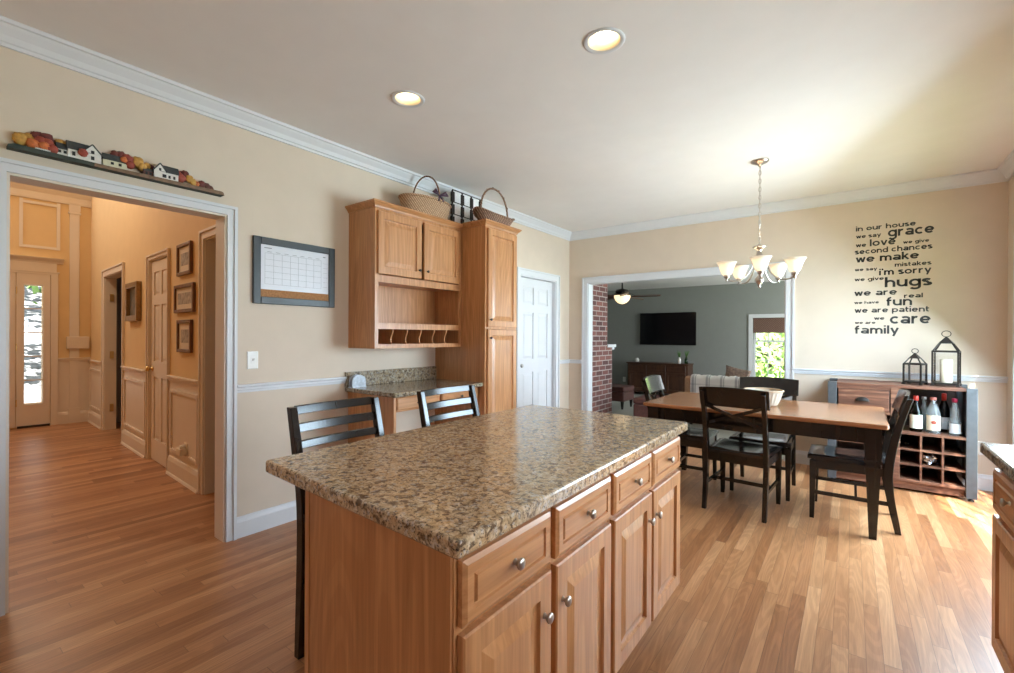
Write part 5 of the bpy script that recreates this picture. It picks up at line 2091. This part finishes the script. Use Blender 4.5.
for k in range(5):
    a = 2 * PI * k / 5 + math.radians(8)
    b = B()
    b.M = Matrix.Rotation(a, 4, 'Z') @ Matrix.Translation((0, 0, -0.395)) @ Matrix.Rotation(math.radians(15), 4, 'X')
    b.prism([(0.18, -0.05), (0.60, -0.075), (0.66, -0.05), (0.67, 0), (0.66, 0.05), (0.60, 0.075), (0.18, 0.05)], 'Z', -0.008, 0.008)
    bl = make('blade', b, M['walnut'], t)
    b = B()
    b.M = Matrix.Rotation(a, 4, 'Z')
    b.bar((0.105, 0, -0.325), (0.24, 0, -0.392), 0.035, 0.006)
    make('bracket', b, M['dkmetal'], bl)

t = thing('flat_television', 'black flat television mounted on the grey living room wall', 'television', (-3.325, LY - 0.001, 1.12))
b = B()
b.box(-0.625, 0.625, -0.05, -0.012, 0, 0.73)
make('bezel', b, M['tv'], t, 0.004)
b = B()
b.box(-0.613, 0.613, -0.0512, -0.0502, 0.012, 0.718)
make('screen', b, M['tv'], t)
b = B()
b.box(-0.2, 0.2, -0.0119, 0, 0.2, 0.5)
make('wall_bracket', b, M['dkmetal'], t)

t = thing('console_cabinet', 'dark walnut console with paneled doors below the television', 'console', (-4.10, 10.02, 0))
w, D = 1.37, 0.40
b = B()
b.box(0.02, w - .02, 0.01, D, 0.07, 0.70)
for xa in (0.02, w - .08):
    for ya in (0.015, D - .07):
        b.box(xa, xa + .06, ya, ya + .055, 0, 0.07)
make('body', b, M['walnut'], t)
b = B()
b.box(0, w, -0.012, D + .01, 0.7005, 0.728)
make('top', b, M['walnut'], t, 0.004)
for k in range(3):
    xa = 0.05 + 0.425 * k
    b = B()
    b.panel(xa, xa + 0.41, 0.10, 0.52, -0.006, 0.0155, [(0, 0.003), (0.003, 0), (0.055, 0), (0.06, 0.009), (0.065, 0.009), (0.09, 0.003), (0.092, 0.003)])
    d_ = make('door', b, M['walnut'], t)
    knob(d_, (xa + (0.38 if k == 0 else 0.03), -0.0055, 0.33), 'dkmetal', .8)
    b = B()
    b.panel(xa, xa + 0.41, 0.54, 0.68, -0.006, 0.0155, [(0, 0.003), (0.003, 0), (0.03, 0), (0.032, 0.004), (0.034, 0.004)])
    d_ = make('drawer', b, M['walnut'], t)
    knob(d_, (xa + .205, -0.0055, 0.61), 'dkmetal', .8)

b = B()
b.lathe([(0.03, 0), (0.045, 0.01), (0.05, 0.045), (0.035, 0.075), (0.028, 0.085), (0.032, 0.09)], (0, 0, 0), 20)
o = make('white_jar', b, M['plate'])
o.location = (-3.92, 10.2, 0.7285)
tag(o, 'small white jar on the left end of the walnut console', 'jar')
for k, (x, lab) in enumerate([(-2.96, 'glass vase of green stems on the right of the walnut console'), (-2.83, 'second green-stemmed vase at the right end of the walnut console')]):
    t = thing('stem_vase', lab, 'vase', (x, 10.15 + .05 * k, 0.7285))
    b = B()
    b.lathe([(0.032, 0), (0.038, 0.01), (0.034, 0.09), (0.02, 0.12), (0.024, 0.135)], (0, 0, 0), 18)
    make('vase', b, M['plate'] if k == 0 else M['greenglass'], t)
    b = B()
    for i in range(9):
        a = rng.uniform(0, 2 * PI)
        q = rng.uniform(.02, .07)
        b.tube([(0, 0, .10), (q * .4 * math.cos(a), q * .4 * math.sin(a), .19), (q * math.cos(a), q * math.sin(a), .25 + rng.uniform(-.02, .05))], [.003, .008, .002], 5)
    make('stems', b, M['leafB'], t)

# sofa seen from behind, its striped throw and a cushion
M['sofa'] = plain('tan_upholstery', (0.40, 0.24, 0.15), 0.85, vary=0.12, scale=60, spec=0.1)
M['mauve'] = plain('taupe_cushion', (0.30, 0.22, 0.18), 0.9, vary=0.3, scale=35, spec=0.1)


def throw_mat():
    m, nt, bs = new_mat('plaid_throw')
    tc = N(nt, 'ShaderNodeTexCoord')
    sx = N(nt, 'ShaderNodeSeparateXYZ')
    nt.links.new(tc.outputs['Object'], sx.inputs[0])
    a = ramp(nt, mth(nt, 'FRACT', mth(nt, 'MULTIPLY', sx.outputs[0], 5.2)), [(0, (0.82, 0.81, 0.80)), (0.55, (0.82, 0.81, 0.80)), (0.6, (0.42, 0.42, 0.44)), (0.72, (0.42, 0.42, 0.44)), (0.76, (0.82, 0.81, 0.80)), (0.84, (0.30, 0.31, 0.33)), (0.88, (0.82, 0.81, 0.80))])
    c = ramp(nt, mth(nt, 'FRACT', mth(nt, 'MULTIPLY', sx.outputs[2], 6.0)), [(0, (1, 1, 1)), (0.6, (1, 1, 1)), (0.66, (0.72, 0.72, 0.74)), (0.8, (1, 1, 1))])
    nt.links.new(mixc(nt, 1.0, a, c, 'MULTIPLY'), bs.inputs['Base Color'])
    bs.inputs['Roughness'].default_value = 0.95
    return m


M['throw'] = throw_mat()
SX0, SX1, SYB = -1.98, -0.30, 7.05
t = thing('sofa', 'tan sofa with its back to the dining table in the living room', 'sofa', (SX0, SYB, 0))
w = SX1 - SX0
b = B()
b.box(0.0, w, 0, 0.9, 0.12, 0.40)
make('base', b, M['sofa'], t, 0.02)
b = B()
b.prism([(0, 0.401), (0.20, 0.401), (0.15, 0.70), (0.08, 0.725), (0.0, 0.70)], 'X', 0.0, w)
make('back', b, M['sofa'], t, 0.02)
for xa in (0, w - .2):
    b = B()
    b.box(xa, xa + .2, 0.205, 0.9, 0.401, 0.60)
    make('arm', b, M['sofa'], t, 0.03)
for k in range(2):
    b = B()
    xa = 0.205 + (w - .41) * k / 2
    b.box(xa, xa + (w - .41) / 2 - .005, 0.205, 0.88, 0.401, 0.50)
    make('seat_cushion', b, M['sofa'], t, 0.03)
for xa in (0.05, w - .11):
    for ya in (0.05, 0.8):
        b = B()
        b.frust((xa + .012, xa + .048, ya + .012, ya + .048), 0, (xa, xa + .06, ya, ya + .06), 0.1195)
        make('foot', b, M['black'], t)
# the throw hangs over the sofa back
n = 40
prof = [(-0.012, 0.16), (-0.016, 0.40), (-0.014, 0.66), (0.012, 0.722), (0.08, 0.742), (0.16, 0.722), (0.195, 0.58)]
prof = [(p.x, p.y) for p in smooth_path([(a_, c_, 0) for a_, c_ in prof], 24)]
b = B()
grid = []
for i in range(n + 1):
    x = 0.09 + (w - 0.45) * i / n
    wob = 0.006 * math.sin(i * 1.1) + 0.004 * math.sin(i * 2.7)
    grid.append([b.v((x, y - abs(wob) * (1 if z < .6 else 0) - .004, z + (wob if z > .7 else 0) + .002)) for y, z in prof])
for p, q in zip(grid, grid[1:]):
    for i in range(len(prof) - 1):
        fa = b.f([p[i], q[i], q[i + 1], p[i + 1]])
        fa.smooth = True
o = make('plaid_throw', b, M['throw'], None, 0, 0.006)
o.location = (SX0, SYB, 0)
tag(o, 'white and grey plaid throw draped over the sofa back', 'throw')
b = B()
n = 14
for sgn in (1, -1):
    G = [[b.v(((u / n - .5) * .34 * (1 - .08 * math.sin(PI * v_ / n)), sgn * 0.075 * (math.sin(PI * u / n) * math.sin(PI * v_ / n)) ** .45 if 0 < u < n and 0 < v_ < n else 0, (v_ / n - .5) * .32 * (1 - .08 * math.sin(PI * u / n)))) for v_ in range(n + 1)] for u in range(n + 1)]
    for i in range(n):
        for j in range(n):
            fa = b.f([G[i][j], G[i + 1][j], G[i + 1][j + 1], G[i][j + 1]])
            fa.smooth = True
bmesh.ops.remove_doubles(b.bm, verts=b.bm.verts, dist=1e-5)
o = make('throw_pillow', b, M['mauve'])
o.location = (-1.33, 7.375, 0.708)
o.rotation_euler = (math.radians(12), math.radians(12), 0)
tag(o, 'taupe pillow leaning on the sofa back beside the plaid throw', 'pillow')

# oxblood leather pieces near the fireplace


def ottoman(name, label, cat, loc, w, D, h):
    t = thing(name, label, cat, loc)
    b = B()
    b.box(0, w, 0, D, 0.14, h - .09)
    make('frame', b, M['leather'], t, 0.02)
    b = B()
    b.box(-.005, w + .005, -.005, D + .005, h - .0895, h)
    make('cushion', b, M['leather'], t, 0.025)
    for xa in (0.02, w - .07):
        for ya in (0.02, D - .07):
            b = B()
            b.frust((xa + .012, xa + .038, ya + .012, ya + .038), 0, (xa, xa + .05, ya, ya + .05), 0.1395)
            make('leg', b, M['black'], t)


ottoman('leather_bench', 'oxblood leather bench beyond the brick fireplace', 'bench', (-4.35, 7.75, 0), 1.13, 0.5, 0.40)
ottoman('leather_ottoman', 'oxblood leather ottoman behind the far left corner of the dining table', 'ottoman', (-2.42, 6.15, 0), 0.5, 0.5, 0.46)

# ------------------------------------------------------------------ hall pictures and plates
M['mat_board'] = plain('cream_mat_board', (0.70, 0.62, 0.50), 0.8, vary=0.02)
M['print'] = plain('grey_print', (0.36, 0.32, 0.27), 0.8, vary=0.5, scale=22)
M['oil'] = plain('dark_painting', (0.12, 0.11, 0.09), 0.5, vary=0.7, scale=9)
M['pframe'] = wood('brown_frame', (0.10, 0.045, 0.02), (0.16, 0.07, 0.03), (0.22, 0.10, 0.045), 'Z', rough=0.4)
M['gilt'] = plain('worn_gilt', (0.30, 0.19, 0.08), 0.4, 0.5, vary=0.2)


def picture(name, label, s0, s1, z0, z1, fw, matw, fm, art, depth=0.025):
    """s measured away from the kitchen along the hall wall"""
    xc = -(s0 + s1) / 2
    p = hall_pt(xc, -0.0015, z0)
    t = thing(name, label, 'picture', p, -TH)
    w, h_ = abs(s1 - s0), z1 - z0
    b = B()
    for (xa, xb, za, zb_) in ((-w / 2, -w / 2 + fw, 0, h_), (w / 2 - fw, w / 2, 0, h_), (-w / 2 + fw, w / 2 - fw, 0, fw), (-w / 2 + fw, w / 2 - fw, h_ - fw, h_)):
        b.box(xa, xb, -depth, 0, za, zb_)
    make('frame', b, fm, t, 0.004)
    b = B()
    b.box(-w / 2 + fw, w / 2 - fw, -0.010, -0.002, fw, h_ - fw)
    make('mat' if matw else 'canvas', b, M['mat_board'] if matw else art, t)
    if matw:
        b = B()
        b.box(-w / 2 + fw + matw, w / 2 - fw - matw, -0.0112, -0.0102, fw + matw, h_ - fw - matw)
        make('print', b, art, t)


picture('framed_print', 'upright brown framed print at the top of the stack of three in the hall', 0.235, 0.61, 1.83, 2.11, 0.03, 0.055, M['pframe'], M['print'])
picture('framed_print', 'wide brown framed print in the middle of the stack of three in the hall', 0.16, 0.685, 1.50, 1.75, 0.03, 0.045, M['pframe'], M['print'])
picture('framed_print', 'brown framed print at the bottom of the stack of three in the hall', 0.225, 0.60, 1.148, 1.435, 0.03, 0.055, M['pframe'], M['print'])
picture('framed_painting', 'dark painting in a deep gilt frame between the two hall doorways', 1.93, 2.45, 1.455, 1.885, 0.06, 0, M['gilt'], M['oil'], 0.045)
p = hall_pt(-0.381, -0.0065, 0.24)
t = wall_plate('power_outlet', 'almond outlet with a plug-in night light low on the hall wainscot', 'outlet', p, -TH, 'outlet', 'almond')
b = B()
b.box(-0.06, 0.05, -0.06, -0.0105, 0.02, 0.075)
b.box(-0.02, 0.02, -0.05, -0.0105, 0.08, 0.10)
make('plug_in_unit', b, M['almond'], t, 0.006)
# door chime box on the pilaster at the end of the hall
cm = FM @ Vector((-0.147, -0.021, 1.09))
t = thing('door_chime', 'ivory door chime box across the pilaster beside the front door', 'door chime', cm, -TH + PI / 2)
b = B()
b.box(-0.122, 0.122, -0.045, 0, 0, 0.175)
make('box', b, M['halltrim'], t, 0.006)
b = B()
for i in range(9):
    b.box(-0.085 + i * .019, -0.075 + i * .019, -0.0475, -0.0455, 0.05, 0.125)
make('grille', b, M['almond'], t)
